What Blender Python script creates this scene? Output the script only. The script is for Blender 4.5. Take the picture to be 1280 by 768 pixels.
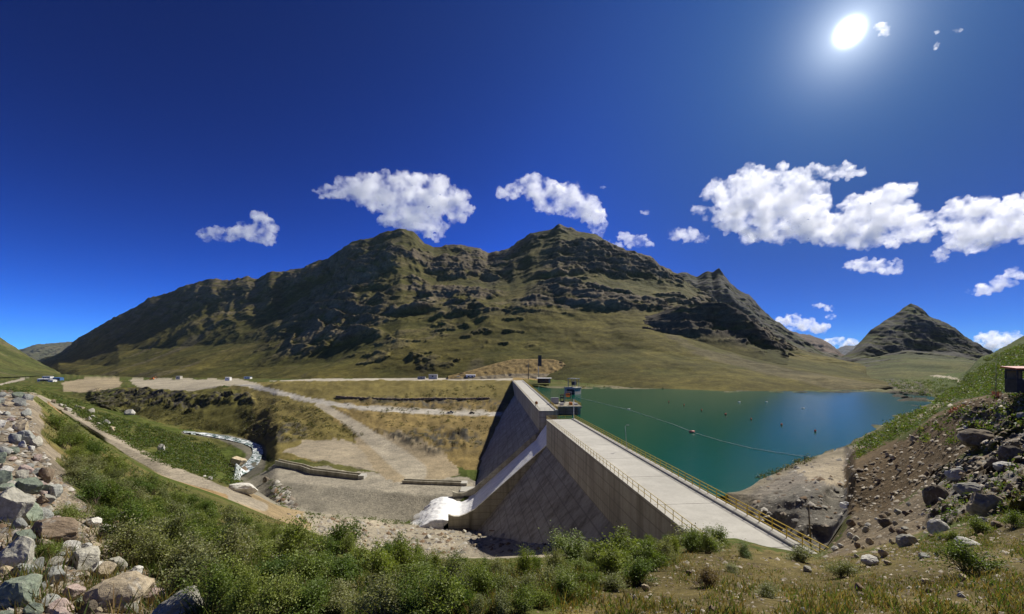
import bpy, bmesh, math, random
import numpy as np
from mathutils import Vector, Matrix

for o in list(bpy.data.objects):
    bpy.data.objects.remove(o)
SC = bpy.context.scene
COL = SC.collection
# ------------------------------------------------------------------ camera
F = 520.0            # focal length in pixels of a 1280 px wide picture
HZ = 455.0           # picture row of the eye level
EYE = 70.0           # height of the eye in the world
cam_d = bpy.data.cameras.new("camera")
cam = bpy.data.objects.new("camera", cam_d)
COL.objects.link(cam)
cam_d.sensor_fit = 'HORIZONTAL'
cam_d.sensor_width = 36.0
cam_d.lens = 36.0 * F / 1280.0
cam_d.shift_y = (HZ - 384.0) / 1280.0
cam_d.clip_start = 0.1
cam_d.clip_end = 60000.0
cam.location = (0, 0, EYE)
cam.rotation_euler = (math.radians(90), 0, 0)
SC.camera = cam
# ------------------------------------------------------------------ sun, sky, exposure
SUN_DIR = Vector((1062 - 640, F, HZ - 40)).normalized()
SUN_EL = math.radians(44.0)
SUN_AZ = math.radians(48.0)
LAMP_DIR = Vector((math.sin(SUN_AZ)*math.cos(SUN_EL), math.cos(SUN_AZ)*math.cos(SUN_EL), math.sin(SUN_EL)))
sun_d = bpy.data.lights.new("sun", 'SUN')
sun_d.energy = 5.0
sun_d.angle = math.radians(0.5)
sun_d.color = (1.0, 0.95, 0.86)
sun = bpy.data.objects.new("sun", sun_d)
COL.objects.link(sun)
sun.rotation_euler = LAMP_DIR.to_track_quat('Z', 'Y').to_euler()
sun.location = (0, 0, 400)

W = bpy.data.worlds.new("World")
SC.world = W
W.use_nodes = True
nt = W.node_tree
nt.nodes.clear()
N = nt.nodes.new
L = nt.links.new
sky = N('ShaderNodeTexSky')
sky.sky_type = 'NISHITA'
sky.sun_disc = False
sky.sun_elevation = SUN_EL
sky.sun_rotation = SUN_AZ
sky.altitude = 4000
sky.air_density = 1.0
sky.dust_density = 0.15
sky.ozone_density = 3.0
hs = N('ShaderNodeHueSaturation')
hs.inputs['Saturation'].default_value = 1.0
hs.inputs['Value'].default_value = 1.0
tint = N('ShaderNodeMix'); tint.data_type = 'RGBA'; tint.blend_type = 'MULTIPLY'
tint.inputs[0].default_value = 1.0; tint.inputs[7].default_value = (0.272, 0.432, 0.580, 1)
gm = N('ShaderNodeGamma'); gm.inputs[1].default_value = 2.1
L(sky.outputs[0], tint.inputs[6]); L(tint.outputs[2], gm.inputs[0]); L(gm.outputs[0], hs.inputs['Color'])
bg = N('ShaderNodeBackground')
bg.inputs[1].default_value = 0.05
# the air near the horizon under the sun is as deep a blue as elsewhere (thin mountain air)
dirn = N('ShaderNodeTexCoord'); dh = N('ShaderNodeVectorMath'); dh.operation = 'DOT_PRODUCT'
L(dirn.outputs['Generated'], dh.inputs[0]); dh.inputs[1].default_value = (math.sin(SUN_AZ), math.cos(SUN_AZ), 0)
mr = N('ShaderNodeMapRange'); mr.interpolation_type = 'SMOOTHSTEP'
for i_, v_ in ((1, 0.62), (2, 1.0), (3, 1.0), (4, 0.30)): mr.inputs[i_].default_value = v_
L(dh.outputs['Value'], mr.inputs[0])
scl = N('ShaderNodeMix'); scl.data_type = 'RGBA'; scl.blend_type = 'MULTIPLY'; scl.inputs[0].default_value = 1.0
L(hs.outputs[0], scl.inputs[6]); L(mr.outputs[0], scl.inputs[7]); L(scl.outputs[2], bg.inputs[0])
# the sun's own disc and its aureole, in world directions
geo = N('ShaderNodeTexCoord')
dot = N('ShaderNodeVectorMath'); dot.operation = 'DOT_PRODUCT'
L(geo.outputs['Generated'], dot.inputs[0])
dot.inputs[1].default_value = SUN_DIR
ac = N('ShaderNodeMath'); ac.operation = 'ARCCOSINE'; ac.use_clamp = False
mn = N('ShaderNodeMath'); mn.operation = 'MINIMUM'; mn.inputs[1].default_value = 0.9999999
L(dot.outputs['Value'], mn.inputs[0]); L(mn.outputs[0], ac.inputs[0])
def wmath(op, a, b=None):
    m = N('ShaderNodeMath'); m.operation = op
    for i, v in enumerate((a, b)):
        if v is None: continue
        if isinstance(v, (int, float)): m.inputs[i].default_value = v
        else: L(v, m.inputs[i])
    return m.outputs[0]
ang = ac.outputs[0]
g1 = wmath('MULTIPLY', wmath('EXPONENT', wmath('MULTIPLY', wmath('POWER', wmath('DIVIDE', ang, 0.0115), 2.0), -1.0)), 9.0)
g2 = wmath('MULTIPLY', wmath('EXPONENT', wmath('DIVIDE', ang, -0.034)), 0.95)
g3 = wmath('MULTIPLY', wmath('EXPONENT', wmath('DIVIDE', ang, -0.26)), 0.17)
gs = wmath('ADD', g1, g2)
bg2 = N('ShaderNodeBackground')
bg2.inputs[0].default_value = (0.90, 0.95, 1.0, 1)
L(gs, bg2.inputs[1])
addn = N('ShaderNodeAddShader')
bg3 = N('ShaderNodeBackground'); bg3.inputs[0].default_value = (0.34, 0.80, 1.0, 1); L(g3, bg3.inputs[1])
add2 = N('ShaderNodeAddShader'); L(bg2.outputs[0], add2.inputs[0]); L(bg3.outputs[0], add2.inputs[1])
L(bg.outputs[0], addn.inputs[0]); L(add2.outputs[0], addn.inputs[1])
wo = N('ShaderNodeOutputWorld')
L(addn.outputs[0], wo.inputs[0])

vs = SC.view_settings
SC.display_settings.display_device = 'sRGB'
vs.view_transform = 'Standard'
vs.look = 'None'
vs.exposure = 0.35
vs.gamma = 1.0
vs.use_curve_mapping = False
SC.cycles.max_bounces = 14
SC.cycles.diffuse_bounces = 4
SC.cycles.glossy_bounces = 2
SC.cycles.transmission_bounces = 3
SC.cycles.transparent_max_bounces = 6
SC.cycles.volume_bounces = 14
SC.cycles.use_denoising = True

# ------------------------------------------------------------------ numpy noise
_rng = np.random.RandomState(7)
_perm = np.concatenate([_rng.permutation(256)] * 3).astype(np.int32)
_grad = _rng.normal(size=(256, 3)); _grad /= np.linalg.norm(_grad, axis=1)[:, None]
def perlin(x, y, z):
    x = np.asarray(x, float); y = np.asarray(y, float) + 0 * x; z = np.asarray(z, float) + 0 * x
    xi = np.floor(x).astype(np.int64); yi = np.floor(y).astype(np.int64); zi = np.floor(z).astype(np.int64)
    xf = x - xi; yf = y - yi; zf = z - zi
    xi &= 255; yi &= 255; zi &= 255
    u = xf**3*(xf*(xf*6-15)+10); v = yf**3*(yf*(yf*6-15)+10); w = zf**3*(zf*(zf*6-15)+10)
    def g(i, j, k):
        h = _perm[_perm[_perm[xi+i] + yi+j] + zi+k]
        gr = _grad[h]
        return gr[..., 0]*(xf-i) + gr[..., 1]*(yf-j) + gr[..., 2]*(zf-k)
    a = g(0,0,0)*(1-u)+g(1,0,0)*u; b = g(0,1,0)*(1-u)+g(1,1,0)*u
    c = g(0,0,1)*(1-u)+g(1,0,1)*u; d = g(0,1,1)*(1-u)+g(1,1,1)*u
    return ((a*(1-v)+b*v)*(1-w) + (c*(1-v)+d*v)*w) * 1.6
def fbm(x, y, z, octv=4, gain=0.5, lac=2.03):
    s = 0; a = 1.0
    for i in range(octv):
        s = s + a*perlin(x+17.3*i, y+5.1*i, z+9.7*i); a *= gain
        x = np.asarray(x)*lac; y = np.asarray(y)*lac; z = np.asarray(z)*lac
    return s
def ridged(x, y, z, octv=4, gain=0.5, lac=2.07):
    s = 0; a = 1.0
    for i in range(octv):
        s = s + a*(1-2*np.abs(perlin(x+11.3*i, y+3.1*i, z+6.7*i))); a *= gain
        x = np.asarray(x)*lac; y = np.asarray(y)*lac; z = np.asarray(z)*lac
    return s
def sstep(a, b, x):
    t = np.clip((x-a)/(b-a), 0, 1); return t*t*(3-2*t)

# ------------------------------------------------------------------ helpers
def P(px, py, Y):
    """world point seen at picture position (px, py) of the photograph at depth Y"""
    return Vector(((px-640.0)/F*Y, Y, EYE + (HZ-py)/F*Y))
def PZ(px, py, z):
    """world point seen at (px, py) lying at height z relative to the eye"""
    return P(px, py, -z*F/(py-HZ))
def tag(o, label=None, cat=None, group=None, kind=None):
    if label: o['label'] = label
    if cat: o['category'] = cat
    if group: o['group'] = group
    if kind: o['kind'] = kind
    return o
def link(name, me, mat=None, parent=None, smooth=False):
    o = bpy.data.objects.new(name, me)
    COL.objects.link(o)
    if mat is not None and not me.materials: me.materials.append(mat)
    if parent is not None: o.parent = parent
    if smooth: me.polygons.foreach_set('use_smooth', [True]*len(me.polygons))
    return o
def empty(name, loc=(0, 0, 0), rz=0.0):
    o = bpy.data.objects.new(name, None)
    o.empty_display_size = 0.3
    COL.objects.link(o)
    o.location = loc; o.rotation_euler = (0, 0, rz)
    return o
class MB:
    """collects shapes, links them as one mesh object"""
    def __init__(s): s.v = []; s.f = []
    def add(s, vs, fs):
        b = len(s.v); s.v += [tuple(p) for p in vs]; s.f += [tuple(i+b for i in f) for f in fs]; return s
    def box(s, c, d, rz=0.0, rx=0.0):
        m = Matrix.Translation(c) @ Matrix.Rotation(rz, 4, 'Z') @ Matrix.Rotation(rx, 4, 'X')
        h = [x/2 for x in d]
        vs = [m @ Vector((sx*h[0], sy*h[1], sz*h[2])) for sx in (-1, 1) for sy in (-1, 1) for sz in (-1, 1)]
        return s.add(vs, [(0,1,3,2),(4,6,7,5),(0,4,5,1),(2,3,7,6),(0,2,6,4),(1,5,7,3)])
    def tube(s, pts, r, n=6, r2=None, cap=True):
        pts = [Vector(p) for p in pts]; rings = []
        k = len(pts)
        for i, p in enumerate(pts):
            t = (pts[min(i+1, k-1)] - pts[max(i-1, 0)])
            if t.length < 1e-9: t = Vector((0, 0, 1))
            t.normalize()
            a = t.cross(Vector((0, 0, 1)));
            if a.length < 1e-3: a = t.cross(Vector((0, 1, 0)))
            a.normalize(); b = t.cross(a)
            rr = r if r2 is None else r + (r2-r)*i/max(1, k-1)
            rings.append([p + a*(rr*math.cos(2*math.pi*j/n)) + b*(rr*math.sin(2*math.pi*j/n)) for j in range(n)])
        vs = [q for g in rings for q in g]; fs = []
        for i in range(k-1):
            for j in range(n):
                fs.append((i*n+j, (i+1)*n+j, (i+1)*n+(j+1)%n, i*n+(j+1)%n))
        if cap:
            fs.append(tuple(range(n))); fs.append(tuple((k-1)*n+j for j in reversed(range(n))))
        return s.add(vs, fs)
    def prism(s, poly, h0, h1):
        """poly: list of (x, y); vertical prism between heights"""
        n = len(poly)
        vs = [(x, y, h0) for x, y in poly] + [(x, y, h1) for x, y in poly]
        fs = [tuple(reversed(range(n))), tuple(range(n, 2*n))] + [(i, (i+1) % n, n+(i+1) % n, n+i) for i in range(n)]
        return s.add(vs, fs)
    def loft(s, rings, closed=True, cap=True):
        n = len(rings[0]); vs = [p for r in rings for p in r]; fs = []
        for i in range(len(rings)-1):
            for j in range(n if closed else n-1):
                fs.append((i*n+j, i*n+(j+1) % n, (i+1)*n+(j+1) % n, (i+1)*n+j))
        if cap and closed:
            fs.append(tuple(reversed(range(n)))); fs.append(tuple((len(rings)-1)*n+j for j in range(n)))
        return s.add(vs, fs)
    def mesh(s, name, fix=True):
        me = bpy.data.meshes.new(name)
        me.from_pydata(s.v, [], s.f); me.update()
        if fix:
            bm = bmesh.new(); bm.from_mesh(me); bmesh.ops.recalc_face_normals(bm, faces=bm.faces); bm.to_mesh(me); bm.free()
        return me
    def build(s, name, mat=None, parent=None, smooth=False, bevel=0.0):
        o = link(name, s.mesh(name), mat, parent, smooth)
        if bevel:
            m = o.modifiers.new('bevel', 'BEVEL'); m.width = bevel; m.segments = 2
        return o
def np_mesh(name, V, Fq, col=None):
    """mesh from numpy arrays, quads or tris; optional per-vertex albedo"""
    me = bpy.data.meshes.new(name)
    k = Fq.shape[1]
    me.vertices.add(len(V)); me.vertices.foreach_set('co', np.ascontiguousarray(V, np.float32).ravel())
    me.loops.add(Fq.size); me.loops.foreach_set('vertex_index', np.ascontiguousarray(Fq, np.int32).ravel())
    me.polygons.add(len(Fq)); me.polygons.foreach_set('loop_start', np.arange(0, Fq.size, k, dtype=np.int32))
    me.polygons.foreach_set('loop_total', np.full(len(Fq), k, np.int32))
    me.update(calc_edges=True)
    if col is not None:
        a = me.color_attributes.new('Col', 'FLOAT_COLOR', 'POINT')
        c = np.ones((len(V), 4), np.float32); c[:, :col.shape[1]] = col
        a.data.foreach_set('color', c.ravel())
    return me
def grid_faces(nr, nc):
    i = np.arange(nr-1)[:, None]*nc + np.arange(nc-1)[None, :]
    return np.stack([i, i+1, i+nc+1, i+nc], -1).reshape(-1, 4)

# ------------------------------------------------------------------ materials
def new_mat(name):
    m = bpy.data.materials.new(name); m.use_nodes = True
    t = m.node_tree; b = t.nodes['Principled BSDF']
    b.inputs['Specular IOR Level'].default_value = 0.25
    return m, t, b
def noise_node(t, scale, detail=6, rough=0.6, vec=None, dist=0.0):
    n = t.nodes.new('ShaderNodeTexNoise'); n.inputs['Scale'].default_value = scale
    n.inputs['Detail'].default_value = detail; n.inputs['Roughness'].default_value = rough
    n.inputs['Distortion'].default_value = dist
    if vec is not None: t.links.new(vec, n.inputs['Vector'])
    return n.outputs['Fac']
def ramp(t, fac, stops):
    r = t.nodes.new('ShaderNodeValToRGB'); t.links.new(fac, r.inputs[0])
    e = r.color_ramp.elements
    while len(e) < len(stops): e.new(0.5)
    for i, (p, c) in enumerate(stops):
        e[i].position = p; e[i].color = (*c, 1) if len(c) == 3 else c
    return r.outputs[0]
def mixc(t, fac, a, b, mode='MIX'):
    m = t.nodes.new('ShaderNodeMix'); m.data_type = 'RGBA'; m.blend_type = mode
    for s, v in ((0, fac), (6, a), (7, b)):
        if isinstance(v, (int, float)): m.inputs[s].default_value = v
        elif isinstance(v, tuple): m.inputs[s].default_value = (*v, 1) if len(v) == 3 else v
        else: t.links.new(v, m.inputs[s])
    return m.outputs[2]
def bump(t, b, h, strength=0.5, dist=0.1):
    n = t.nodes.new('ShaderNodeBump'); n.inputs['Strength'].default_value = strength
    n.inputs['Distance'].default_value = dist
    t.links.new(h, n.inputs['Height']); t.links.new(n.outputs[0], b.inputs['Normal'])
def texco(t, which='Object'):
    return t.nodes.new('ShaderNodeTexCoord').outputs[which]
def mat_flat(name, col, rough=0.6, var=0.25, scale=3.0, metallic=0.0, spec=0.25, bmp=0.0):
    m, t, b = new_mat(name)
    f = noise_node(t, scale, vec=texco(t))
    lo = tuple(c*(1-var) for c in col); hi = tuple(min(1, c*(1+var)) for c in col)
    t.links.new(ramp(t, f, [(0.3, lo), (0.7, hi)]), b.inputs['Base Color'])
    b.inputs['Roughness'].default_value = rough; b.inputs['Metallic'].default_value = metallic
    b.inputs['Specular IOR Level'].default_value = spec
    if bmp: bump(t, b, f, bmp, 0.02)
    return m
def mat_terrain(name, scales, var=0.55, bscale=None, bstr=0.4, bdist=0.3):
    """per-vertex albedo broken up by noise at several sizes"""
    m, t, b = new_mat(name)
    a = t.nodes.new('ShaderNodeVertexColor'); a.layer_name = 'Col'
    co = texco(t); c = a.outputs[0]; f = None
    for s in scales:
        f = noise_node(t, s, 5, 0.65, co)
        c = mixc(t, 1.0, c, ramp(t, f, [(0.28, (1-var,)*3), (0.5, (1,)*3), (0.72, (1+var, 1+var*0.95, 1+var*0.85))]), 'MULTIPLY')
    t.links.new(c, b.inputs['Base Color'])
    b.inputs['Roughness'].default_value = 0.95; b.inputs['Specular IOR Level'].default_value = 0.08
    bump(t, b, noise_node(t, bscale or scales[-1], 8, 0.7, co), bstr, bdist)
    return m

# ------------------------------------------------------------------ terrain: a loft through feature lines (px, py, depth)
LINES = [
 [(-300,1213,1.2),(1580,1213,1.2)],
 [(-300,775,2.9),(1580,775,2.9)],
 [(-300,640,5.5),(0,610,6.2),(60,640,6),(110,680,5.5),(200,702,5),(400,716,6),(600,726,6),(760,716,6),(860,712,6.5),(920,716,6.5),(1020,728,7),(1100,716,7),(1200,700,7),(1280,688,7),(1580,640,7)],
 [(-300,520,14),(0,524,14),(40,530,14.5),(80,570,13.5),(110,600,12),(200,645,11),(300,668,12),(400,692,13),(600,715,13),(760,707,14),(860,692,14),(920,693,14),(1020,706,14),(1100,690,14),(1200,652,15),(1280,622,16),(1580,540,16)],
 [(-300,487,25),(0,489,26),(40,491,27),(70,515,26),(110,548,25),(200,600,25),(300,636,26),(360,655,27),(430,681,27),(500,704,26),(600,707,24),(700,706,23),(760,698,23),(850,677,24),(880,672,24.5),(920,674,26),(960,684,27),(1020,694,28),(1060,678,30),(1100,650,32),(1150,620,30),(1200,595,28),(1280,555,27),(1580,470,28)],
 [(-300,482,420),(45,494,300),(130,554,118),(200,593,84),(270,617,74),(330,642,76),(400,674,85),(500,694,92),(600,697,88),(680,693,72),(760,692,58),(860,692,45),(930,692,40),(1020,697,32),(1060,672,33),(1100,646,35),(1150,612,33),(1200,585,31),(1280,543,30),(1580,465,31)],
 [(-300,480,440),(45,491,325),(130,546,126),(200,580,93),(270,603,84),(310,618,86),(360,638,100),(430,648,120),(520,655,134),(600,661,134),(680,665,100),(760,668,68),(850,672,47),(920,686,43),(1000,690,42),(1030,690,41),(1060,650,40),(1100,640,39),(1150,606,36),(1200,575,33),(1280,535,31.5),(1580,463,33)],
 [(-300,478,520),(45,488,480),(130,522,280),(200,556,180),(270,585,150),(310,612,135),(345,632,140),(400,643,139),(520,655.5,137),(600,662,137),(680,670,125),(760,690,90),(850,690,75),(905,660,60),(950,655,55),(1000,689,46),(1030,687,45),(1058,642,46),(1066,638,44),(1120,622,39.5),(1160,600,37),(1200,560,35.5),(1280,525,33),(1580,460,36)],
 [(-300,476,620),(45,487,560),(130,513,400),(200,540,280),(260,562,245),(300,600,195),(345,629,152),(400,641,142),(520,654,139),(600,662,139),(680,672,140),(760,690,120),(850,690,100),(905,616,66),(950,620,61),(1000,622,54.5),(1030,614,55),(1058,600,66),(1066,592,48),(1120,552,52),(1160,528,50),(1200,505,46),(1240,495,42),(1280,490,35.5),(1580,455,40)],
 [(-300,475,700),(45,486,600),(130,511,430),(200,537,310),(260,552,290),(300,596,207),(345,603,174),(400,608,165),(520,620,152),(580,622,150),(645,623,150),(680,672,160),(760,690,150),(850,690,130),(905,612,75),(950,597,75.5),(1000,577,87),(1030,567,96),(1058,558.5,104),(1066,562,72),(1090,548,95),(1120,535,82),(1160,515,92),(1200,500,82),(1280,487,60),(1580,440,80)],
 [(-300,474.5,760),(45,485.5,625),(130,510,445),(200,535,325),(260,549,310),(300,580,232),(330,586,206),(345,577,205),(400,587,190),(450,597,176),(500,601,170),(590,606,165),(645,607,165),(680,690,165),(760,690,170),(905,612,90),(950,592,90),(1000,571,105),(1030,564,112),(1058,554,120),(1066,556,100),(1090,539,127),(1120,525,150),(1160,507,200),(1200,498,160),(1280,482,110),(1580,425,130)],
 [(-300,474,800),(45,485,650),(130,509,455),(200,533,340),(260,543,330),(300,552,300),(330,572,255),(345,572,213),(370,566,222),(400,572,212),(460,583,197),(500,588,189),(590,596,178),(645,597,178),(680,690,180),(760,690,200),(905,600,130),(1000,560,150),(1058,545,150),(1090,530,145),(1120,519,168),(1160,505,216),(1200,494,200),(1280,470,160),(1580,400,180)],
 [(-300,473,850),(45,484,680),(100,500,560),(130,507,480),(200,528,375),(260,538,350),(300,546,325),(330,555,290),(345,556,252),(380,551,262),(430,552,258),(470,560,240),(500,568,225),(590,572,215),(645,566,220),(680,690,220),(760,660,230),(905,560,200),(1058,520,220),(1090,508,230),(1120,503,232),(1160,500,240),(1200,488,260),(1240,455,300),(1280,425,330),(1580,310,330)],
 [(-300,472,900),(45,482,720),(110,491,610),(140,490,570),(200,491,500),(260,497,430),(300,502,400),(330,507,370),(345,513,340),(400,508,335),(450,510,330),(500,514,328),(600,517,322),(650,514,322),(690,620,300),(760,600,280),(905,530,250),(1058,500,270),(1090,495,290),(1120,495,282),(1160,496,270),(1200,482,300),(1224,446.5,360),(1237,443.5,370),(1280,420,380),(1580,295,380)],
 [(-300,470,960),(45,480,780),(110,483,700),(160,484,620),(230,487,520),(290,482,470),(345,481,430),(400,478.5,425),(500,476.5,432),(600,475.5,436),(640,475,438),(660,480,380),(690,486,345),(760,488,326),(900,491,298),(1000,491,299),(1090,489.5,310),(1120,492,290),(1160,492,290),(1180,482,320),(1200,474,360),(1224,450,420),(1280,430,450),(1580,310,450)],
 [(-300,466,1300),(45,474.5,1000),(110,474,860),(170,475,810),(330,474,660),(400,474,540),(500,473.5,510),(600,473,490),(640,472,480),(700,476,430),(760,482,380),(900,487,340),(1000,486,345),(1070,480,420),(1120,476,480),(1160,470,550),(1200,466,560),(1237,460,600),(1580,450,600)],
 [(-300,461,6000),(1580,461,6000)],
]
ROWS = [10, 50, 44, 36, 16, 16, 24, 28, 22, 14, 14, 14, 22, 18, 12, 6]
def line_at(ln, px):
    a = np.array(ln, float)
    return np.interp(px, a[:, 0], a[:, 1]), np.interp(px, a[:, 0], a[:, 2])
def loft(lines, rows, px, smooth=5):
    pys, Ys = [], []
    ker = np.ones(smooth)/smooth
    for ln in lines:
        y, d = line_at(ln, px)
        z = (HZ-y)/F*d
        if smooth > 1:
            pad = smooth//2
            z = np.convolve(np.pad(z, pad, 'edge'), ker, 'valid'); d = np.exp(np.convolve(np.pad(np.log(d), pad, 'edge'), ker, 'valid'))
        pys.append(z); Ys.append(d)
    Z, Y = [], []
    for k in range(len(lines)-1):
        t = np.arange(rows[k])/rows[k]
        r = Ys[k+1]/Ys[k]
        big = np.clip((r-1.5)/2, 0, 1)            # geometric spacing where depth grows fast
        for tt in t:
            w = (1-big)*tt + big*((r**tt-1)/np.maximum(r-1, 1e-6))
            Y.append(Ys[k]*(1-w)+Ys[k+1]*w); Z.append(pys[k]*(1-w)+pys[k+1]*w)
    Y.append(Ys[-1]); Z.append(pys[-1])
    return np.array(Y), np.array(Z)
def in_poly(poly, x, y):
    ins = np.zeros(x.shape, bool); n = len(poly)
    for i in range(n):
        x0, y0 = poly[i]; x1, y1 = poly[(i+1) % n]
        if y0 == y1: continue
        c = ((y0 > y) != (y1 > y)) & (x < (x1-x0)*(y-y0)/(y1-y0)+x0)
        ins ^= c
    return ins
def strip_d(pts, x, y):
    """distance to a polyline of (x, y, width), divided by the half width there"""
    best = np.full(x.shape, 1e9)
    for (x0, y0, w0), (x1, y1, w1) in zip(pts[:-1], pts[1:]):
        dx, dy = x1-x0, y1-y0; l2 = dx*dx+dy*dy
        t = np.clip(((x-x0)*dx+(y-y0)*dy)/l2, 0, 1)
        best = np.minimum(best, np.hypot(x-x0-t*dx, (y-y0-t*dy))/(0.5*(w0+(w1-w0)*t)))
    return best
# albedos
GRASS = (0.062, 0.080, 0.016); OLIVE = (0.100, 0.098, 0.030); DRY = (0.165, 0.120, 0.045); GRAVEL = (0.245, 0.215, 0.165)
ROAD = (0.36, 0.32, 0.25); TAN = (0.26, 0.185, 0.075); EARTH = (0.135, 0.096, 0.052); GREYROCK = (0.20, 0.19, 0.165)
DARKROCK = (0.075, 0.068, 0.052); SHOT = (0.185, 0.165, 0.135); BED = (0.06, 0.06, 0.045); PALE = (0.33, 0.28, 0.20)
# painted ground kinds: (outline in photo points, albedo, roughness of the surface, depth range, edge raggedness)
PAINT = [
 ([(350,470),(662,470),(658,480),(655,612),(590,612),(480,575),(345,575),(290,545),(240,500),(300,478)], (0.165,0.135,0.045), 1.0, (200,520), 4),
 ([(420,500),(640,500),(640,540),(600,590),(500,570),(420,530)], (0.20,0.148,0.058), 1.2, (190,520), 4),
 ([(150,486),(300,486),(318,520),(305,548),(250,540),(130,510)], (0.098,0.09,0.026), 1.0, (270,640), 4),
 ([(520,470),(560,466),(640,448),(700,448),(716,474),(640,476)], TAN, 0.6, (430,900), 2),
 ([(300,604),(345,585),(450,598),(505,604),(585,618),(540,660),(400,646),(330,628)], (0.215,0.195,0.15), 0.12, (100,240), 2),
 ([(345,578),(450,590),(500,594),(600,600),(600,622),(520,617),(400,607),(330,600)], (0.29,0.26,0.20), 0.10, (150,240), 3),
 ([(352,566),(382,550),(430,550),(475,563),(500,585),(480,592),(420,580)], (0.30,0.255,0.18), 0.12, (180,290), 2),
 ([(440,545),(500,540),(560,570),(575,596),(500,606),(470,590)], (0.29,0.235,0.15), 0.15, (160,290), 3),
 ([(160,475),(300,474),(330,482),(290,482),(240,489),(175,487)], (0.34,0.30,0.22), 0.1, (430,830), 1.5),
 ([(78,478),(110,473),(150,474),(152,484),(115,492),(80,490)], (0.33,0.27,0.17), 0.1, (560,900), 1.5),
 ([(352,638),(430,647),(520,655),(600,661),(760,667),(850,671),(865,692),(760,696),(500,700),(440,690),(385,668)], (0.285,0.25,0.185), 0.35, (44,140), 3),
 ([(180,588),(250,600),(320,618),(380,640),(390,662),(330,650),(260,618)], (0.27,0.205,0.115), 0.3, (60,130), 3),
 ([(905,616),(960,590),(1015,572),(1085,552),(1063,590),(1066,645),(1045,695),(980,692),(930,660)], SHOT, 0.35, (43,110), 2),
 ([(925,655),(960,618),(1000,608),(1058,610),(1072,645),(1040,695),(985,693)], (0.165, 0.152, 0.125), 0.35, (43,70), 3),
 ([(985,578),(1015,572),(1085,553),(1066,590),(1066,612),(1040,606),(1010,600)], PALE, 0.3, (50,125), 4),
 ([(1056,575),(1068,560),(1130,548),(1165,520),(1200,500),(1285,488),(1285,545),(1200,600),(1150,620),(1100,645),(1058,645)], EARTH, 1.3, (34,75), 3),
 ([(1030,700),(1068,640),(1110,640),(1160,606),(1290,540),(1290,640),(1180,660),(1090,700)], (0.155,0.122,0.078), 1.5, (15,43), 4),
 ([(830,690),(900,680),(1020,700),(1100,690),(1200,660),(1290,640),(1290,800),(640,800),(760,735)], (0.118,0.095,0.036), 1.0, (0,30), 12),
 ([(-300,470),(40,490),(62,550),(110,630),(165,700),(250,790),(-300,790)], (0.21,0.175,0.125), 1.5, (0,40), 6),
]
ROADS = [
 ([(228,541,3),(256,544,6),(286,549,9),(308,557,15),(322,566,22),(318,580,26),(305,590,20),(292,604,18)], (0.13,0.12,0.09), (170,360)),
 ([(40,492,4),(70,506,6),(105,527,8),(160,561,14),(205,586,16),(262,609,14),(330,634,10)], (0.29,0.25,0.185), (60,330)),
 ([(60,503,3),(98,541,5),(150,577,7),(205,602,9),(280,622,9)], (0.27,0.185,0.09), (60,330)),
 ([(290,478.5,3),(325,485,5),(380,499,5.5),(430,507,5.5),(500,514,5.5),(560,516,5.5),(625,517,6)], (0.40,0.37,0.31), (300,480)),
 ([(388,501,5),(410,512,8),(440,530,12),(470,552,18),(500,575,26),(520,590,26)], (0.34,0.30,0.225), (170,345)),
 ([(285,475.5,2.5),(400,475.2,2.5),(500,474.6,2.5),(640,473.8,2.5)], (0.40,0.36,0.28), (430,560)),
 ([(0,481,2),(30,474,2.5),(42,463,2.5),(70,462,2),(80,457,2)], (0.36,0.32,0.25), (500,3000)),
 ([(1150,466,1.5),(1196,474,2.5),(1205,483,3.5),(1224,494,4.5)], (0.36,0.32,0.24), (100,600)),
 ([(1070,580,4),(1120,540,5),(1165,512,5),(1190,500,4)], (0.24,0.20,0.13), (75,400)),
]
pxs = np.concatenate([np.arange(-2670, -270, 40.0), np.arange(-270, 1561, 2.0), np.arange(1600, 4000, 40.0)])
TY, TZ = loft(LINES, ROWS, pxs)
TX = (pxs[None, :]-640)/F*TY
NR, NC = TY.shape
PX = np.repeat(pxs[None, :], NR, 0); PY = HZ - TZ/TY*F
def paint(PX, PY, X, Y, base, amp):
    col = base.copy()
    s = np.maximum(Y, 2.0)
    jx = fbm(X/s*28, Y/s*3+7, X*0+np.log(s)*9, 3); jy = fbm(X/s*28+40, Y/s*3, np.log(s)*9, 3)
    for poly, c, rg, (y0, y1), rag in PAINT:
        m = in_poly(poly, PX+jx*rag*1.5, PY+jy*rag) & (Y >= y0) & (Y <= y1)
        col[m] = c; amp[m] = rg
    for pts, c, (y0, y1) in ROADS:
        d = strip_d(pts, PX+jx*0.6, PY+jy*0.5)
        m = (d < 1) & (Y >= y0) & (Y <= y1)
        w = np.clip((1.15-d)*6, 0, 1)*((Y >= y0) & (Y <= y1))
        col = col*(1-w[..., None]) + np.array(c)*w[..., None]
        amp[d < 1.2] = np.minimum(amp[d < 1.2], 0.06)
    return col
base = np.empty((NR, NC, 3)); amp = np.ones((NR, NC))
n1 = fbm(TX/60, TY/60, 0*TX, 4); n2 = fbm(TX/3, TY/3, 0*TX+3, 4); n3 = fbm(TX/14, TY/14, 0*TX+8, 4)
w = sstep(-0.5, 0.6, n1+0.5*n3)[..., None]
base[:] = np.array(GRASS)*(1-w) + np.array(OLIVE)*w
fg = (TY < 42)
w2 = (sstep(0.0, 0.5, n2+0.4*n3)*fg*0.8)[..., None]
base = base*(1-w2) + np.array((0.15, 0.115, 0.045))*w2
right = ((PX > 1165) & (TY > 60))
base[right] = np.array((0.062, 0.082, 0.018))
bed = (TZ < -20.7) & (PX > 640) & (TY > 60)
base[bed] = BED
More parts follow.
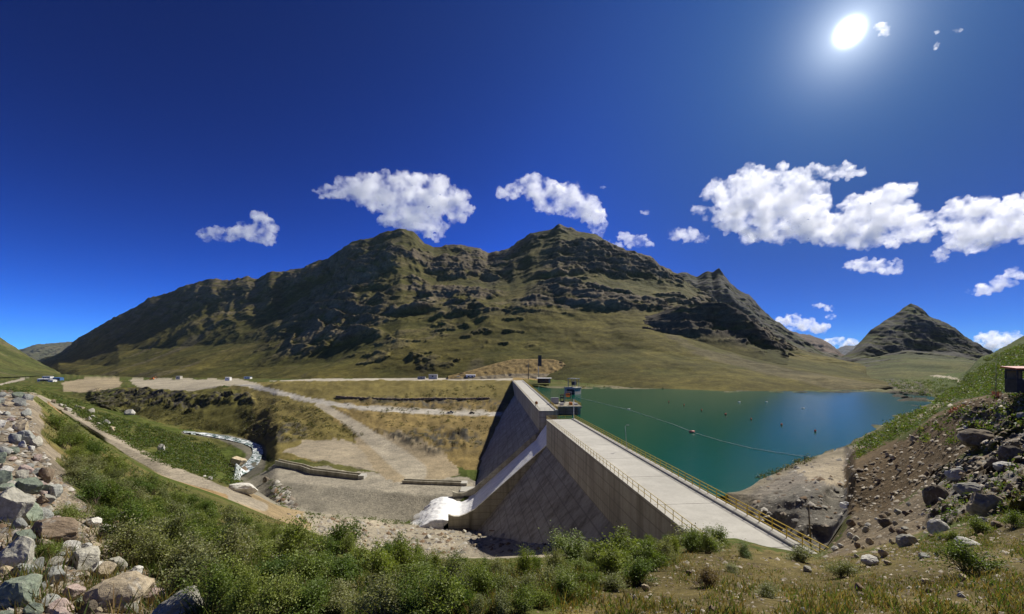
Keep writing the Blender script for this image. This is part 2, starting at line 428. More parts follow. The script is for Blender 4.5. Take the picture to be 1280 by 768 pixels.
shore = np.exp(-((TZ+20.2)/0.45)**2)*((PX > 640) & (TY > 60))
col = paint(PX, PY, TX, TY, base, amp)
col = col*(1-0.7*shore[..., None]) + np.array((0.19, 0.165, 0.11))*0.7*shore[..., None]
# relief
s1 = fbm(TX/2.2, TY/2.2, TZ/2.2, 5, 0.55); s2 = fbm(TX/16, TY/16, TZ/16, 5, 0.5)
near = np.clip(1-TY/45, 0, 1)
far = np.clip((TY-40)/60, 0, 1)
dz = near*amp*(0.10*s1 + 0.12*s2) + far*amp*(0.9*s2 + 0.12*s1)*np.clip(TY/150, 0.5, 2.0)
# eroded rock banks above the river and along the terrace
def crag_zone(poly, y0, y1, rag=4):
    s = np.maximum(TY, 2.0)
    jx = fbm(TX/s*25, TZ/s*25, np.log(s)*9, 3)
    return in_poly(poly, PX+jx*rag, PY+jx*rag*0.7) & (TY > y0) & (TY < y1)
for poly, y0, y1, A, sp in [([(110,488),(190,487),(240,492),(310,492),(318,503),(250,506),(240,516),(200,506),(150,516),(115,505)], 330, 640, 7, 11),
                            ([(310,530),(380,528),(385,545),(340,556),(315,548)], 230, 420, 2.5, 8),
                            ([(470,540),(590,535),(610,560),(540,568)], 180, 330, 3, 6),
                            ([(400,495),(640,500),(640,512),(500,507)], 320, 440, 2.5, 6),
                            ([(1195,515),(1290,500),(1290,570),(1215,560)], 12, 50, 1.3, 1.6),
                            ([(1165,585),(1290,560),(1290,640),(1215,645),(1160,660)], 10, 50, 1.1, 1.3),
                            ([(1100,470),(1160,480),(1160,500),(1120,505)], 200, 480, 3, 8)]:
    m = crag_zone(poly, y0, y1)
    ph = TZ/sp + 0.8*fbm(TX/sp/3, TY/sp/3, TZ/sp/3, 4)
    saw = ph - np.floor(ph)
    d = A*(saw*0.8 + 0.7*ridged(TX/sp/1.5, TY/sp/1.5, TZ/sp/1.5, 4) - 0.5)
    mm = m*1.0
    for _ in range(2): mm = (mm + np.roll(mm, 1, 0) + np.roll(mm, -1, 0) + np.roll(mm, 1, 1) + np.roll(mm, -1, 1))/5
    TY -= mm*d*0.7; dz += mm*d*0.45
    rc = np.array(GREYROCK if y1 < 60 else DARKROCK)*(1+0.5*s1[..., None])
    wr = (mm*sstep(-0.15, 0.25, fbm(TX/sp, TY/sp, TZ/sp, 4)))[..., None]
    col = col*(1-wr) + rc*wr
mz = in_poly([(925,660),(945,612),(985,598),(1050,600),(1062,612),(1074,648),(1040,700),(980,698)], PX, PY) & (TY > 42) & (TY < 75)
mm = mz*1.0
for _ in range(6): mm = (mm + np.roll(mm, 1, 0) + np.roll(mm, -1, 0) + np.roll(mm, 1, 1) + np.roll(mm, -1, 1))/5
kb = 1-np.abs(fbm(TX/5.5, TY/9, TZ/4.5, 3, 0.45))*1.6
TY -= mm*1.0*kb; dz += mm*0.5*kb
damz = (PX > 585) & (PX < 905) & (TY > 130)
dz[damz & (TY < 420)] = np.minimum(dz[damz & (TY < 420)], 0)
TZ = TZ + dz
TXf = TX
TERR_PY = HZ - TZ/TY*F
HOR = np.minimum.accumulate(TERR_PY, 0)
def hit(px, py):
    """depth of the visible ground at picture point (px, py)"""
    ci = int(np.argmin(np.abs(pxs-px)))
    k = int(np.argmax(HOR[:, ci] <= py))
    if k == 0: return TY[1, ci]
    a, b = TERR_PY[k-1, ci], TERR_PY[k, ci]
    t = 0 if a == b else np.clip((a-py)/(a-b), 0, 1)
    return float(TY[k-1, ci]*(1-t)+TY[k, ci]*t)
def ground(px, py):
    return P(px, py, hit(px, py))
def ground_at(x, y):
    """height of the ground under the world point (x, y)"""
    px = 640+F*x/y; ci = int(np.argmin(np.abs(pxs-px)))
    return EYE + float(np.interp(y, TY[:, ci], TZ[:, ci]))
V = np.stack([(pxs[None, :]-640)/F*TY, TY, TZ+EYE], -1)
M_NEAR = mat_terrain('near_ground', (0.25, 1.7, 11.0), 0.42, 16.0, 0.6, 0.05)
M_MID = mat_terrain('valley_ground', (0.02, 0.13, 0.8, 2.6), 0.27, 0.9, 0.7, 0.7)
split = sum(ROWS[:5])
tag(link('ground', np_mesh('ground', V[:split+1].reshape(-1, 3), grid_faces(split+1, NC), col[:split+1].reshape(-1, 3)), M_NEAR, smooth=True), kind='structure')
tag(link('valley', np_mesh('valley', V[split:].reshape(-1, 3), grid_faces(NR-split, NC), col[split:].reshape(-1, 3)), M_MID, smooth=True), kind='structure')
mb = MB()
x0, x1 = V[0, 0, 0], V[0, -1, 0]
ys = [1.25, 0.2, -2, -8, -30, -120]; xs = [-400, -60, -12, -2, 0, 2, 12, 60, 400]
mb.add([(x, y, EYE-1.79 + (0.10*(-y) if y < 0 else 0)) for y in ys for x in xs], [tuple(q) for q in grid_faces(len(ys), len(xs))])
tag(mb.build('hillside', mat_flat('hillside_soil', (0.15, 0.115, 0.05), 0.95, 0.5, 2.0)), kind='structure')

# ------------------------------------------------------------------ mountains
M_MTN = mat_terrain('mountain_slope', (0.004, 0.02, 0.11, 0.5), 0.30, 0.09, 0.6, 3.0)
def mountain(name, lines, rows, x0, x1, step, crag, ledge, relief, grass, rock, rockiness, seed=0, kind='structure', strata=1.0, ease=None, gully=0.28):
    px = np.arange(x0, x1+step, step)
    Y, Z = loft(lines, rows, px, 3)
    X = (px[None, :]-640)/F*Y
    nr = Y.shape[0]
    t = np.repeat(np.concatenate([np.full(r, k) + np.arange(r)/r for k, r in enumerate(rows)] + [[len(rows)]])[:, None], len(px), 1)
    sx, sy, sz = X+seed*977.0, Y+seed*311.0, Z
    big = fbm(sx/260, sy/260, sz/200, 5, 0.5)
    gul = ridged(sx/170+0.4*big, sy/700, sz/900, 4, 0.5)
    mid = fbm(sx/55, sy/55, sz/40, 5, 0.55)
    c = crag(px[None, :]+0*Y, t, big, mid)                  # 0..1 where bare rock breaks through
    ph = (Z + 0.10*X)/ledge + 0.9*fbm(sx/330, sy/330, sz/240, 4, 0.42)
    saw = ph-np.floor(ph)
    ph2 = (Z - 0.05*X)/(ledge*0.37) + 0.9*fbm(sx/45, sy/45, sz/35, 3)
    saw2 = ph2-np.floor(ph2)
    butt = ridged(sx/90, sy/300, sz/260, 4, 0.55)            # upright buttresses
    fine = fbm(sx/16, sy/16, sz/11, 4, 0.6)
    d = c*ledge*(strata*(0.55*(saw**2.0)+0.16*saw2)+0.26*(butt-0.3)+0.05*mid+0.05*fine) 
    if ease is not None: d = d*ease(px)[None, :]
    gp = px[None, :]+0*Y
    gul2 = ridged(gp/30+0.3*big+0.2*t, t*0.3+seed, 0*t, 4, 0.5)
    d = d + relief*(0.45*big+0.28*gul+0.05*mid+0.02*fine) + relief*gully*np.clip(Y/1500, 0.3, 2.2)*(gul2-0.4)*np.clip(t-1.9, 0, 1)
    nb = len(rows)
    fade = np.clip(t/0.5, 0, 1)*np.where(t > nb-1.0, 0.55, 1.0)
    top = np.clip((t-(nb-1.35))/0.35, 0, 1)                  # near the crest keep the outline, add only jags
    d = d*fade
    Yn = Y - d*(1-0.6*top)
    Zn = Z + d*0.28*(1-top) + top*(0.16*ledge*(butt-0.6)*c + 0.12*ledge*mid)
    Xn = (px[None, :]-640)/F*Y - 0.15*d*(px[None, :]-640)/F
    rk = np.clip(c*1.1*sstep(-0.5, 0.5, 0.5*mid+0.35*fine+1.1*(saw-0.45)+rockiness), 0, 1)
    # scree fans and bare soil
    scree = sstep(0.42, 0.62, fbm(sx/130, sy/500, sz/500, 3)+0.25*mid)*0.55*(1-c)
    v = sstep(-0.6, 0.6, big+0.6*mid)
    g = np.array(grass[0])*(1-v[..., None])+np.array(grass[1])*v[..., None]
    colr = g*(1-rk[..., None]) + np.array(rock)*(1+0.35*mid[..., None])*rk[..., None]
    colr = colr*(1-scree[..., None]) + np.array((0.118, 0.10, 0.062))*scree[..., None]
    band = fbm(sx/70, sy/70, (sz+0.12*X)/5.0, 3)
    tuft = fbm(sx/7, sy/7, sz/7, 2)
    colr = colr*(1+np.clip(0.22*band+0.22*tuft+0.12*fine, -0.5, 0.6))[..., None]
    V = np.stack([Xn, Yn, Zn+EYE], -1)
    o = link(name, np_mesh(name, V.reshape(-1, 3), grid_faces(nr, len(px)), np.clip(colr, 0.01, 1).reshape(-1, 3)), M_MTN, smooth=False)
    tag(o, kind=kind)
    return o, V, px
G1 = ((0.062, 0.060, 0.015), (0.104, 0.089, 0.023))
RK = (0.108, 0.088, 0.058)
R1 = [(40,454),(60,447),(73,445),(100,423),(133,403),(173,383),(187,373),(207,368),(233,358),(253,352),(267,349),(287,351),(310,347),(323,350),(340,340),(353,341),(370,336),(383,334),(413,323),(420,318),(440,303),(467,297),(487,290),(503,287),(517,291),(530,303),(543,310),(560,308.5),(577,308),(600,311),(610,317),(630,315),(637,313),(647,303),(663,292),(677,289),(690,288),(697,282),(707,286),(720,289),(743,293),(760,303),(783,313),(813,323),(822,332),(849,347),(867,360),(886,373),(905,386),(927,398),(950,414),(969,432),(1010,442),(1047,450),(1070,457),(1100,486)]
R1Y = [(40,3300),(73,3050),(100,2850),(173,2500),(253,2230),(340,1980),(427,1800),(503,1700),(560,1800),(610,1900),(697,1680),(760,1600),(822,1450),(886,1200),(950,1000),(1010,900),(1047,820),(1070,700),(1100,400)]
def with_depth(r, yd):
    a = np.array(yd, float)
    return [(x, y, float(np.interp(x, a[:, 0], a[:, 1]))) for x, y in r]
L_ridge = with_depth(R1, R1Y)
L_base = [(40,470,2200),(60,471,1700),(100,474,1200),(200,479,840),(300,480,690),(400,480,530),(560,479,505),(640,478,490),(720,480,410),(800,486,350),(900,490,312),(1000,490,312),(1090,490,325),(1100,490,330)]
L_mid1 = [(40,460,2700),(75,456,2000),(150,458,1350),(250,459,1020),(330,460,860),(420,452,720),(500,446,640),(600,440,620),(700,440,600),(800,440,560),(900,455,480),(969,462,470),(1047,472,440),(1100,488.5,345)]
L_mid2 = [(40,458,2700),(75,450,2350),(150,440,1750),(250,432,1400),(330,430,1130),(420,415,960),(500,398,860),(560,397,850),(600,388,850),(640,386,850),(720,383,850),(800,388,830),(850,398,800),(900,424,760),(969,446,700),(1010,452,690),(1047,458,640),(1100,487.5,360)]
L_mid3 = [(x, y*0.52+0.48*y2, d) for (x, y, d), y2 in zip([(p[0], np.interp(p[0], *np.array(L_mid2).T[:2]), 0.5*p[2]+0.5*np.interp(p[0], np.array(L_mid2)[:, 0], np.array(L_mid2)[:, 2])) for p in L_ridge], [p[1] for p in L_ridge])]
L_back = [(x, y+0.25*(HZ-y)+14, d*1.3) for x, y, d in L_ridge]
def crag_main(px, t, big, mid):
    a = sstep(1.6, 2.0, t)*(0.12+0.88*sstep(-0.1, 0.35, big+0.18*mid+0.25*sstep(2.8, 4.0, t)))
    lft = sstep(455, 300, px)                                # left flank: grass below, bare rock along the crest
    a = a*(1-lft) + 0.75*lft*sstep(2.7, 3.6, t+0.5*big+0.2*mid)
    kn = np.exp(-((px-425)/80)**2)*sstep(1.0, 1.5, t)*sstep(-0.45, 0.05, big+0.2*mid)
    bandm = np.exp(-((t-2.02)/0.14)**2)*sstep(560, 620, px)*sstep(900, 850, px)
    low = 0.3*sstep(0.3, 0.6, mid+0.4*big)*sstep(0.25, 0.6, t)*sstep(400, 460, px)*sstep(720, 600, px)
    gap = np.exp(-((px-(660+18*(t-3)))/26)**2)*sstep(3.9, 3.4, t)*sstep(1.9, 2.3, t)
    return np.clip(np.maximum.reduce([a, kn, bandm, low])*(1-0.9*gap), 0, 1)*sstep(1010, 960, px)
mountain('mountain', [L_base, L_mid1, L_mid2, L_mid3, L_ridge, L_back], [46, 60, 80, 90, 8], 40, 1100, 1.25, crag_main, 34.0, 26.0, G1, RK, 0.1, 1, ease=lambda px: 0.30+0.70*sstep(300, 440, px))
# knoll in front of the back ridge, right of the main face
Rk = [(800,400),(826,391),(849,382),(867,380),(886,378),(905,381),(927,394),(950,412),(965,428),(985,440)]
mountain('knoll', [[(800,436,600),(985,456,540)], [(800,414,660),(860,402,670),(900,406,670),(985,447,580)], with_depth(Rk, [(800,735),(985,640)]), [(800,420,900),(985,452,800)]], [24, 34, 6], 800, 985, 1.25,
         lambda px, t, b, m: sstep(0.2, 0.8, t)*sstep(-0.5, 0.1, m+b), 16.0, 9.0, ((0.06, 0.06, 0.018), (0.09, 0.08, 0.022)), (0.06, 0.05, 0.036), 0.4, 2)
R2 = [(790,345),(820,346),(856,341),(871,346),(884,339),(891,341),(898,337),(907,349),(920,362),(937,371),(950,386),(969,401),(987,414),(1010,428),(1025,439),(1044,444),(1064,452),(1090,458)]
mountain('mountain', [[(790,440,1300),(1090,470,900)], [(790,400,1600),(900,410,1450),(1000,445,1250),(1090,462,1100)], with_depth(R2, [(790,2050),(900,1780),(1044,1480),(1090,1380)]), [(790,400,2800),(1090,462,2000)]], [30, 110, 6], 790, 1090, 1.25,
         lambda px, t, b, m: sstep(0.5, 1.1, t)*(0.5+0.5*sstep(-0.4, 0.1, b+m)), 22.0, 36.0, ((0.06, 0.066, 0.026), (0.085, 0.085, 0.032)), (0.075, 0.07, 0.058), 0.2, 3, strata=0.35)
R3 = [(960,412),(991,416),(1010,419),(1025,424),(1040,433),(1051,443),(1080,455)]
mountain('mountain', [[(960,458,2900),(1080,458,2900)], with_depth(R3, [(960,4000),(1080,4000)]), [(960,440,5000),(1080,458,5000)]], [60, 4], 960, 1080, 1.5,
         lambda px, t, b, m: 0.6+0*t, 60.0, 60.0, ((0.12, 0.09, 0.06), (0.15, 0.11, 0.075)), (0.12, 0.085, 0.065), 0.2, 4)
R4 = [(1020,446),(1046,437),(1055,432),(1066,433),(1070,430),(1085,440),(1110,452)]
mountain('mountain', [[(1020,458,6000),(1110,458,6000)], with_depth(R4, [(1020,8500),(1110,8500)]), [(1020,450,9500),(1110,455,9500)]], [40, 4], 1020, 1110, 1.5,
         lambda px, t, b, m: 0.9+0*t, 90.0, 120.0, ((0.08, 0.085, 0.08), (0.1, 0.1, 0.1)), (0.09, 0.09, 0.09), 0.3, 5)
R5 = [(1010,470),(1030,460),(1044,450),(1062,441),(1070,431),(1085,416),(1100,405),(1115,396),(1130,383),(1137,381),(1149,387),(1160,396),(1175,403),(1190,411),(1205,422),(1220,433),(1235,444),(1270,462)]
mountain('mountain', [[(1010,482,560),(1070,478,520),(1120,476,500),(1200,468,560),(1270,466,640)], [(1010,476,700),(1070,464,760),(1130,452,800),(1200,452,800),(1270,464,800)], [(1010,473,900),(1070,452,1010),(1130,440,1060),(1190,444,1060),(1270,464,1000)], with_depth(R5, [(1010,1050),(1137,1200),(1270,1110)]), [(1010,475,2000),(1137,420,2300),(1270,464,2000)]], [24, 60, 90, 6], 1010, 1270, 1.25,
         lambda px, t, b, m: sstep(0.9, 1.7, t+0.4*m)*(0.45+0.55*sstep(-0.4, 0.2, b+m)), 22.0, 26.0, ((0.06, 0.072, 0.022), (0.095, 0.095, 0.03)), (0.062, 0.06, 0.052), 0.15, 6, strata=0.15, gully=0.5)
R6 = [(-40,446),(5,440),(25,437),(45,431),(70,429),(95,427),(120,432),(150,446)]
mountain('hills', [[(-40,457,5500),(150,457,5500)], with_depth(R6, [(-40,8000),(150,8000)]), [(-40,450,9000),(150,452,9000)]], [50, 4], -40, 150, 1.5,
         lambda px, t, b, m: 0.25+0*t, 80.0, 110.0, ((0.085, 0.09, 0.045), (0.12, 0.11, 0.06)), (0.10, 0.09, 0.07), 0.2, 7)
R7 = [(-300,300),(-120,352),(-30,405),(0,421),(10,428),(20,434),(35,444),(50,453),(64,460),(90,470)]
mountain('hills', [[(-300,474,700),(0,472,1000),(50,470,1300),(90,471,1500)], [(-300,430,900),(0,458,1300),(50,466,1500),(90,471,1600)], with_depth(R7, [(-300,1500),(0,1900),(90,1700)]), [(-300,400,2000),(0,450,2500),(90,471,2300)]], [30, 60, 5], -300, 90, 1.5,
         lambda px, t, b, m: 0.4*sstep(1.3, 1.9, t)*sstep(0, 0.4, b+m), 26.0, 30.0, ((0.06, 0.07, 0.02), (0.09, 0.09, 0.028)), RK, 0.0, 8)

# ------------------------------------------------------------------ lake
LZ = -20.5
def mat_water(name, col, rough, bs, bstr, spec=0.5):
    m, t, b = new_mat(name)
    b.inputs['Base Color'].default_value = (*col, 1); b.inputs['Roughness'].default_value = rough
    b.inputs['Specular IOR Level'].default_value = spec; b.inputs['IOR'].default_value = 1.15
    co = texco(t)
    f = mixc(t, 0.5, noise_node(t, bs, 4, 0.6, co), noise_node(t, bs*0.17, 3, 0.5, co))
    bump(t, b, f, bstr, 0.12)
    return m
M_LAKE = mat_water('lake_water', (0.004, 0.058, 0.034), 0.16, 1.1, 0.6, 0.35)
lk = [PZ(1012, 690, LZ), PZ(960, 640, LZ), PZ(905, 620, LZ), PZ(960, 610, LZ), PZ(1030, 590, LZ), PZ(1100, 562, LZ), PZ(1180, 520, LZ), PZ(1190, 500, LZ), PZ(1190, 488, LZ), PZ(1100, 485, LZ), PZ(900, 486, LZ), PZ(700, 481, LZ)]
poly = [(19.0, 60), (16.0, 128), (13.5, 160), (6, 440)] + [(p.x, p.y) for p in reversed(lk[2:])]
mb = MB(); mb.add([(x, y, EYE+LZ) for x, y in poly], [tuple(range(len(poly)))])
tag(mb.build('lake', M_LAKE), kind='structure')

# ------------------------------------------------------------------ concrete
def mat_concrete(name, col, lift=0.55, stain=0.5, slope=False):
    m, t, b = new_mat(name)
    co = texco(t)
    sep = t.nodes.new('ShaderNodeSeparateXYZ'); t.links.new(co, sep.inputs[0])
    def mth(op, a, c=None):
        n = t.nodes.new('ShaderNodeMath'); n.operation = op
        for i, v in enumerate((a, c)):
            if v is None: continue
            if isinstance(v, (int, float)): n.inputs[i].default_value = v
            else: t.links.new(v, n.inputs[i])
        return n.outputs[0]
    lines = mth('FRACT', mth('MULTIPLY', sep.outputs[2], lift))
    ln = mth('LESS_THAN', lines, 0.10)
    # run-off streaks: noise stretched down the face
    mp = t.nodes.new('ShaderNodeMapping'); mp.inputs['Scale'].default_value = (0.55, 0.55, 0.035)
    t.links.new(co, mp.inputs[0])
    st = noise_node(t, 1.0, 6, 0.65, mp.outputs[0])
    pa = noise_node(t, 0.12, 5, 0.6, co)
    fi = noise_node(t, 2.6, 8, 0.75, co)
    base = ramp(t, pa, [(0.3, tuple(c*0.78 for c in col)), (0.7, tuple(c*1.12 for c in col))])
    c = mixc(t, stain, base, ramp(t, st, [(0.32, (0.42, 0.40, 0.36)), (0.55, (1, 1, 1)), (0.75, (1.15, 1.13, 1.1))]), 'MULTIPLY')
    c = mixc(t, 0.55, c, ramp(t, fi, [(0.3, (0.7, 0.7, 0.68)), (0.7, (1.15, 1.15, 1.15))]), 'MULTIPLY')
    l2 = mth('MULTIPLY', ln, mth('MULTIPLY', fi, 1.1))
    c = mixc(t, l2, c, tuple(x*0.42 for x in col))
    t.links.new(c, b.inputs['Base Color'])
    b.inputs['Roughness'].default_value = 0.9; b.inputs['Specular IOR Level'].default_value = 0.15
    bump(t, b, mth('SUBTRACT', fi, mth('MULTIPLY', ln, 0.5)), 0.5, 0.08)
    return m
M_CONC = mat_concrete('dam_concrete', (0.42, 0.385, 0.30), 0.5, 0.75)
M_FACE = mat_concrete('dam_face_concrete', (0.42, 0.39, 0.31), 0.5, 0.85)
M_DECK = mat_concrete('deck_concrete', (0.68, 0.65, 0.57), 0.0, 0.3)
M_YEL = mat_flat('yellow_paint', (0.52, 0.36, 0.03), 0.45, 0.25, 6.0)
M_STEEL = mat_flat('galvanised_steel', (0.42, 0.42, 0.40), 0.5, 0.2, 5.0, 0.5)
M_DSTEEL = mat_flat('dark_steel', (0.035, 0.035, 0.038), 0.6, 0.4, 4.0)
M_WOOD = mat_flat('weathered_wood', (0.20, 0.17, 0.13), 0.9, 0.4, 6.0)
M_WHITE = mat_flat('white_paint', (0.72, 0.71, 0.68), 0.5, 0.12, 3.0)
M_GREYP = mat_flat('grey_paint', (0.28, 0.28, 0.27), 0.6, 0.2, 3.0)
M_BLUE = mat_flat('blue_paint', (0.07, 0.16, 0.34), 0.5, 0.2, 3.0)
M_RED = mat_flat('red_paint', (0.38, 0.06, 0.03), 0.6, 0.3, 3.0)
M_ORANGE = mat_flat('orange_paint', (0.60, 0.17, 0.03), 0.5, 0.25, 3.0)
M_BROWN = mat_flat('brown_boards', (0.11, 0.06, 0.04), 0.85, 0.4, 3.0)
M_BLACK = mat_flat('black_rubber', (0.02, 0.02, 0.02), 0.8, 0.3, 4.0)
M_GLASS = mat_flat('dark_glass', (0.02, 0.025, 0.03), 0.08, 0.1, 1.0, 0.0, 0.6)

DO = Vector((10.75, 130.0, 0)); DA = Vector((0.0854, -0.9963, 0)).normalized(); DR = Vector((0.9963, 0.0854, 0)).normalized()
def D(s, w, z):
    """point of the dam: s metres toward the camera from the spillway, w metres upstream of the crest's outer edge"""
    p = DO + DA*s + DR*w
    return Vector((p.x, p.y, EYE+z))
CR = -17.5
dam = empty('concrete_dam', D(40, 4, CR-1) )
tag(dam, 'long grey concrete gravity dam holding back the green lake', 'dam')
def dbuild(mb, name, mat, parent=None, smooth=False, bevel=0.0):
    o = mb.build(name, mat, None, smooth, bevel)
    p = parent if parent is not None else dam
    o.parent = p
    w = Matrix.Translation(-dam.location) if p is dam else Matrix()
    o.matrix_local = w if p is dam else Matrix()
    return o
def section(prof, frames):
    mb = MB(); mb.loft([[f(w, z) for w, z in pr] for f, pr in zip(frames, prof)]); return mb
# near block: vertical head wall, then the sloped downstream face
def slab_rings(ss, prof): return [[D(s, w, z) for w, z in prof] for s in ss]
mb = MB(); mb.loft(slab_rings([0, 20, 40, 60, 80, 104], [(0, CR), (0.002, CR-8.5), (4, CR-8.6), (4, -62), (8.8, -62), (8.8, CR)]))
dbuild(mb, 'head_wall', M_CONC)
mb = MB(); mb.loft(slab_rings([0, 30, 60, 104], [(0.0, CR-8.5), (-0.85*(62-26), -62), (4, -62), (4, CR-8.5)]))
dbuild(mb, 'sloped_face', M_FACE)
mb = MB(); mb.loft(slab_rings([-0.05, 104], [(0.0, CR+0.004), (-0.12, CR+0.004), (-0.12, CR+0.12), (8.0, CR+0.12), (8.0, CR+0.004)]))
dbuild(mb, 'walkway', M_DECK)
mb = MB(); mb.loft(slab_rings([-0.05, 104], [(8.0, CR+0.01), (8.0, CR+0.34), (8.95, CR+0.34), (8.95, CR+0.01)]))
dbuild(mb, 'kerb', M_DECK)
M_JOINT = mat_flat('joint_filler', (0.10, 0.09, 0.075), 0.9, 0.3, 2)
for k in range(8):
    mb = MB(); mb.box(D(4+k*12.5, 3.95, CR+.122), (7.8, 0.08, 0.012), math.atan2(DR.y, DR.x)); dbuild(mb, 'expansion_joint', M_JOINT)
# far block, bending a little away
FA0, FA1 = Vector((10.07, 154, 0)), Vector((0.0, 432, 0))
FB0, FB1 = Vector((16.9, 154, 0)), Vector((11.5, 432, 0))
def FD(t, k, z):
    """k 0 = outer edge, 1 = upstream edge, beyond = metres past the edge"""
    a = FA0.lerp(FA1, t); b = FB0.lerp(FB1, t); d = (b-a).normalized()
    p = a + d*k if k < 0 else (a.lerp(b, k) if k <= 1 else b + d*(k-1))
    return Vector((p.x, p.y, EYE+z))
def far_top(t): return CR + 0.3*t
rings = []; rings2 = []
for i in range(9):
    t = i/8; hw = 7.2 + 4.5*t; T = far_top(t)
    rings.append([FD(t, 0, T), FD(t, 0.001, T-hw), FD(t, 0.5, T-hw-0.1), FD(t, 0.5, -62), FD(t, 1, -62), FD(t, 1, T)])
    rings2.append([FD(t, 0, T-hw), FD(t, -1.02*(62+T-hw), -62), FD(t, 0.5, -62), FD(t, 0.5, T-hw)])
mb = MB(); mb.loft(rings); dbuild(mb, 'head_wall', M_CONC)
mb = MB(); mb.loft(rings2); dbuild(mb, 'sloped_face', M_FACE)
mb = MB(); mb.loft([[FD(t, 0, far_top(t)+0.004), FD(t, 0, far_top(t)+0.14), FD(t, 0.86, far_top(t)+0.14), FD(t, 0.86, far_top(t)+0.004)] for t in (0, .25, .5, .75, 1)]); dbuild(mb, 'walkway', M_DECK)
mb = MB(); mb.loft([[FD(t, 0.86, far_top(t)+0.01), FD(t, 0.86, far_top(t)+0.42), FD(t, 1.05, far_top(t)+0.42), FD(t, 1.05, far_top(t)+0.01)] for t in (0, .25, .5, .75, 1)]); dbuild(mb, 'kerb', M_DECK)
# railings
def railing(pts, mat, h=1.1, every=2.0, rails=(1.0, 0.66, 0.33), r=0.035, rp=0.04):
    mb = MB()
    for a, b in zip(pts[:-1], pts[1:]):
        L_ = (b-a).length; n = max(1, round(L_/every))
        for i in range(n+1):
            p = a.lerp(b, i/n); mb.tube([p, p+Vector((0, 0, h))], rp, 5)
        for f in rails:
            mb.tube([a+Vector((0, 0, h*f)), b+Vector((0, 0, h*f))], r, 5)
    return mb
dbuild(railing([D(104, 0.02, CR+.12), D(70, 0.02, CR+.12), D(35, 0.02, CR+.12), D(0.15, 0.02, CR+.12)], M_YEL, 1.1, 2.0, (1.0, 0.5), 0.045, 0.045), 'railing', mat_flat('pale_yellow_paint', (0.62, 0.50, 0.20), 0.5, 0.2, 5.0))
dbuild(railing([D(104, 8.7, CR+.34), D(70, 8.7, CR+.34), D(35, 8.7, CR+.34), D(0.15, 8.7, CR+.34)], M_YEL, 1.15, 2.0, (1.0, 0.62, 0.25), 0.05, 0.055), 'railing', M_YEL)
dbuild(railing([D(0.2, 0.1, CR+.12), D(0.2, 7.9, CR+.12)], M_YEL, 1.15, 2.0, (1.0, 0.62, 0.25), 0.05, 0.055), 'railing', M_YEL)
dbuild(railing([FD(t, 1.02, far_top(t)+.42) for t in (0.0, .15, .3, .6, 1)], M_YEL, 1.15, 2.4, (1.0, 0.62, 0.25), 0.06, 0.06), 'railing', M_YEL)
dbuild(railing([FD(t, 0.03, far_top(t)+.14) for t in (0.0, .15, .3, .6, 1)], M_YEL, 0.9, 3.0, (1.0,), 0.05, 0.05), 'railing', mat_flat('faded_yellow_paint', (0.50, 0.40, 0.16), 0.5, 0.2, 5.0))
dbuild(railing([FD(0.001, 0.05, CR+.14), FD(0.001, 0.84, CR+.14)], M_STEEL, 1.0, 1.6, (1.0, 0.5), 0.04, 0.04), 'railing', M_STEEL)
# spillway chute in the gap
chute = empty('spillway_chute', dam.location); chute.parent = dam; chute.location = (0, 0, 0)
def cprof(off=0.0):
    p = [(9.2, -24.5), (7.0, -22.6), (5.5, -22.0), (4.0, -22.6), (2.0, -25.2), (0.0, -28.2)]
    p += [(0.0-22.5*i/8, -28.2-19.4*i/8) for i in range(1, 9)]
    p += [(-25.2, -48.9), (-27.0, -49.5), (-28.8, -49.4), (-30.4, -48.8)]
    return [(w, z+off) for w, z in p]
def cpart(mb, name, mat, smooth=False):
    o = mb.build(name, mat, chute, smooth); o.matrix_local = Matrix.Translation(-dam.location); return o
CP = cprof()
def strip_solid(s0, s1, prof, bottom):
    """profile extruded across the chute down to a fixed depth below it"""
    mb = MB()
    top0 = [D(s0, w, z) for w, z in prof]; top1 = [D(s1, w, z) for w, z in prof]
    bot0 = [D(s0, w, bottom(w, z)) for w, z in prof]; bot1 = [D(s1, w, bottom(w, z)) for w, z in prof]
    for i in range(len(prof)-1):
        b = [top0[i], top0[i+1], top1[i+1], top1[i], bot0[i], bot0[i+1], bot1[i+1], bot1[i]]
        fs = [(0,1,2,3), (7,6,5,4), (0,4,5,1), (3,2,6,7)]
        if i == 0: fs.append((0,3,7,4))
        if i == len(prof)-2: fs.append((1,5,6,2))
        mb.add(b, fs)
    return mb
deep = lambda w, z: min(z-4, -30) if w > 0 else z-9
cpart(strip_solid(-0.9, -23.1, CP, deep), 'chute_floor', M_FACE)
wallp = [(w, z+2.6) for w, z in CP if w < 1.2]
cpart(strip_solid(-0.05, -0.9, wallp, lambda w, z: z-9 if w > -25 else z-4.5), 'training_wall', M_FACE)
cpart(strip_solid(-23.1, -23.95, wallp, lambda w, z: z-9 if w > -25 else z-4.5), 'training_wall', M_CONC)
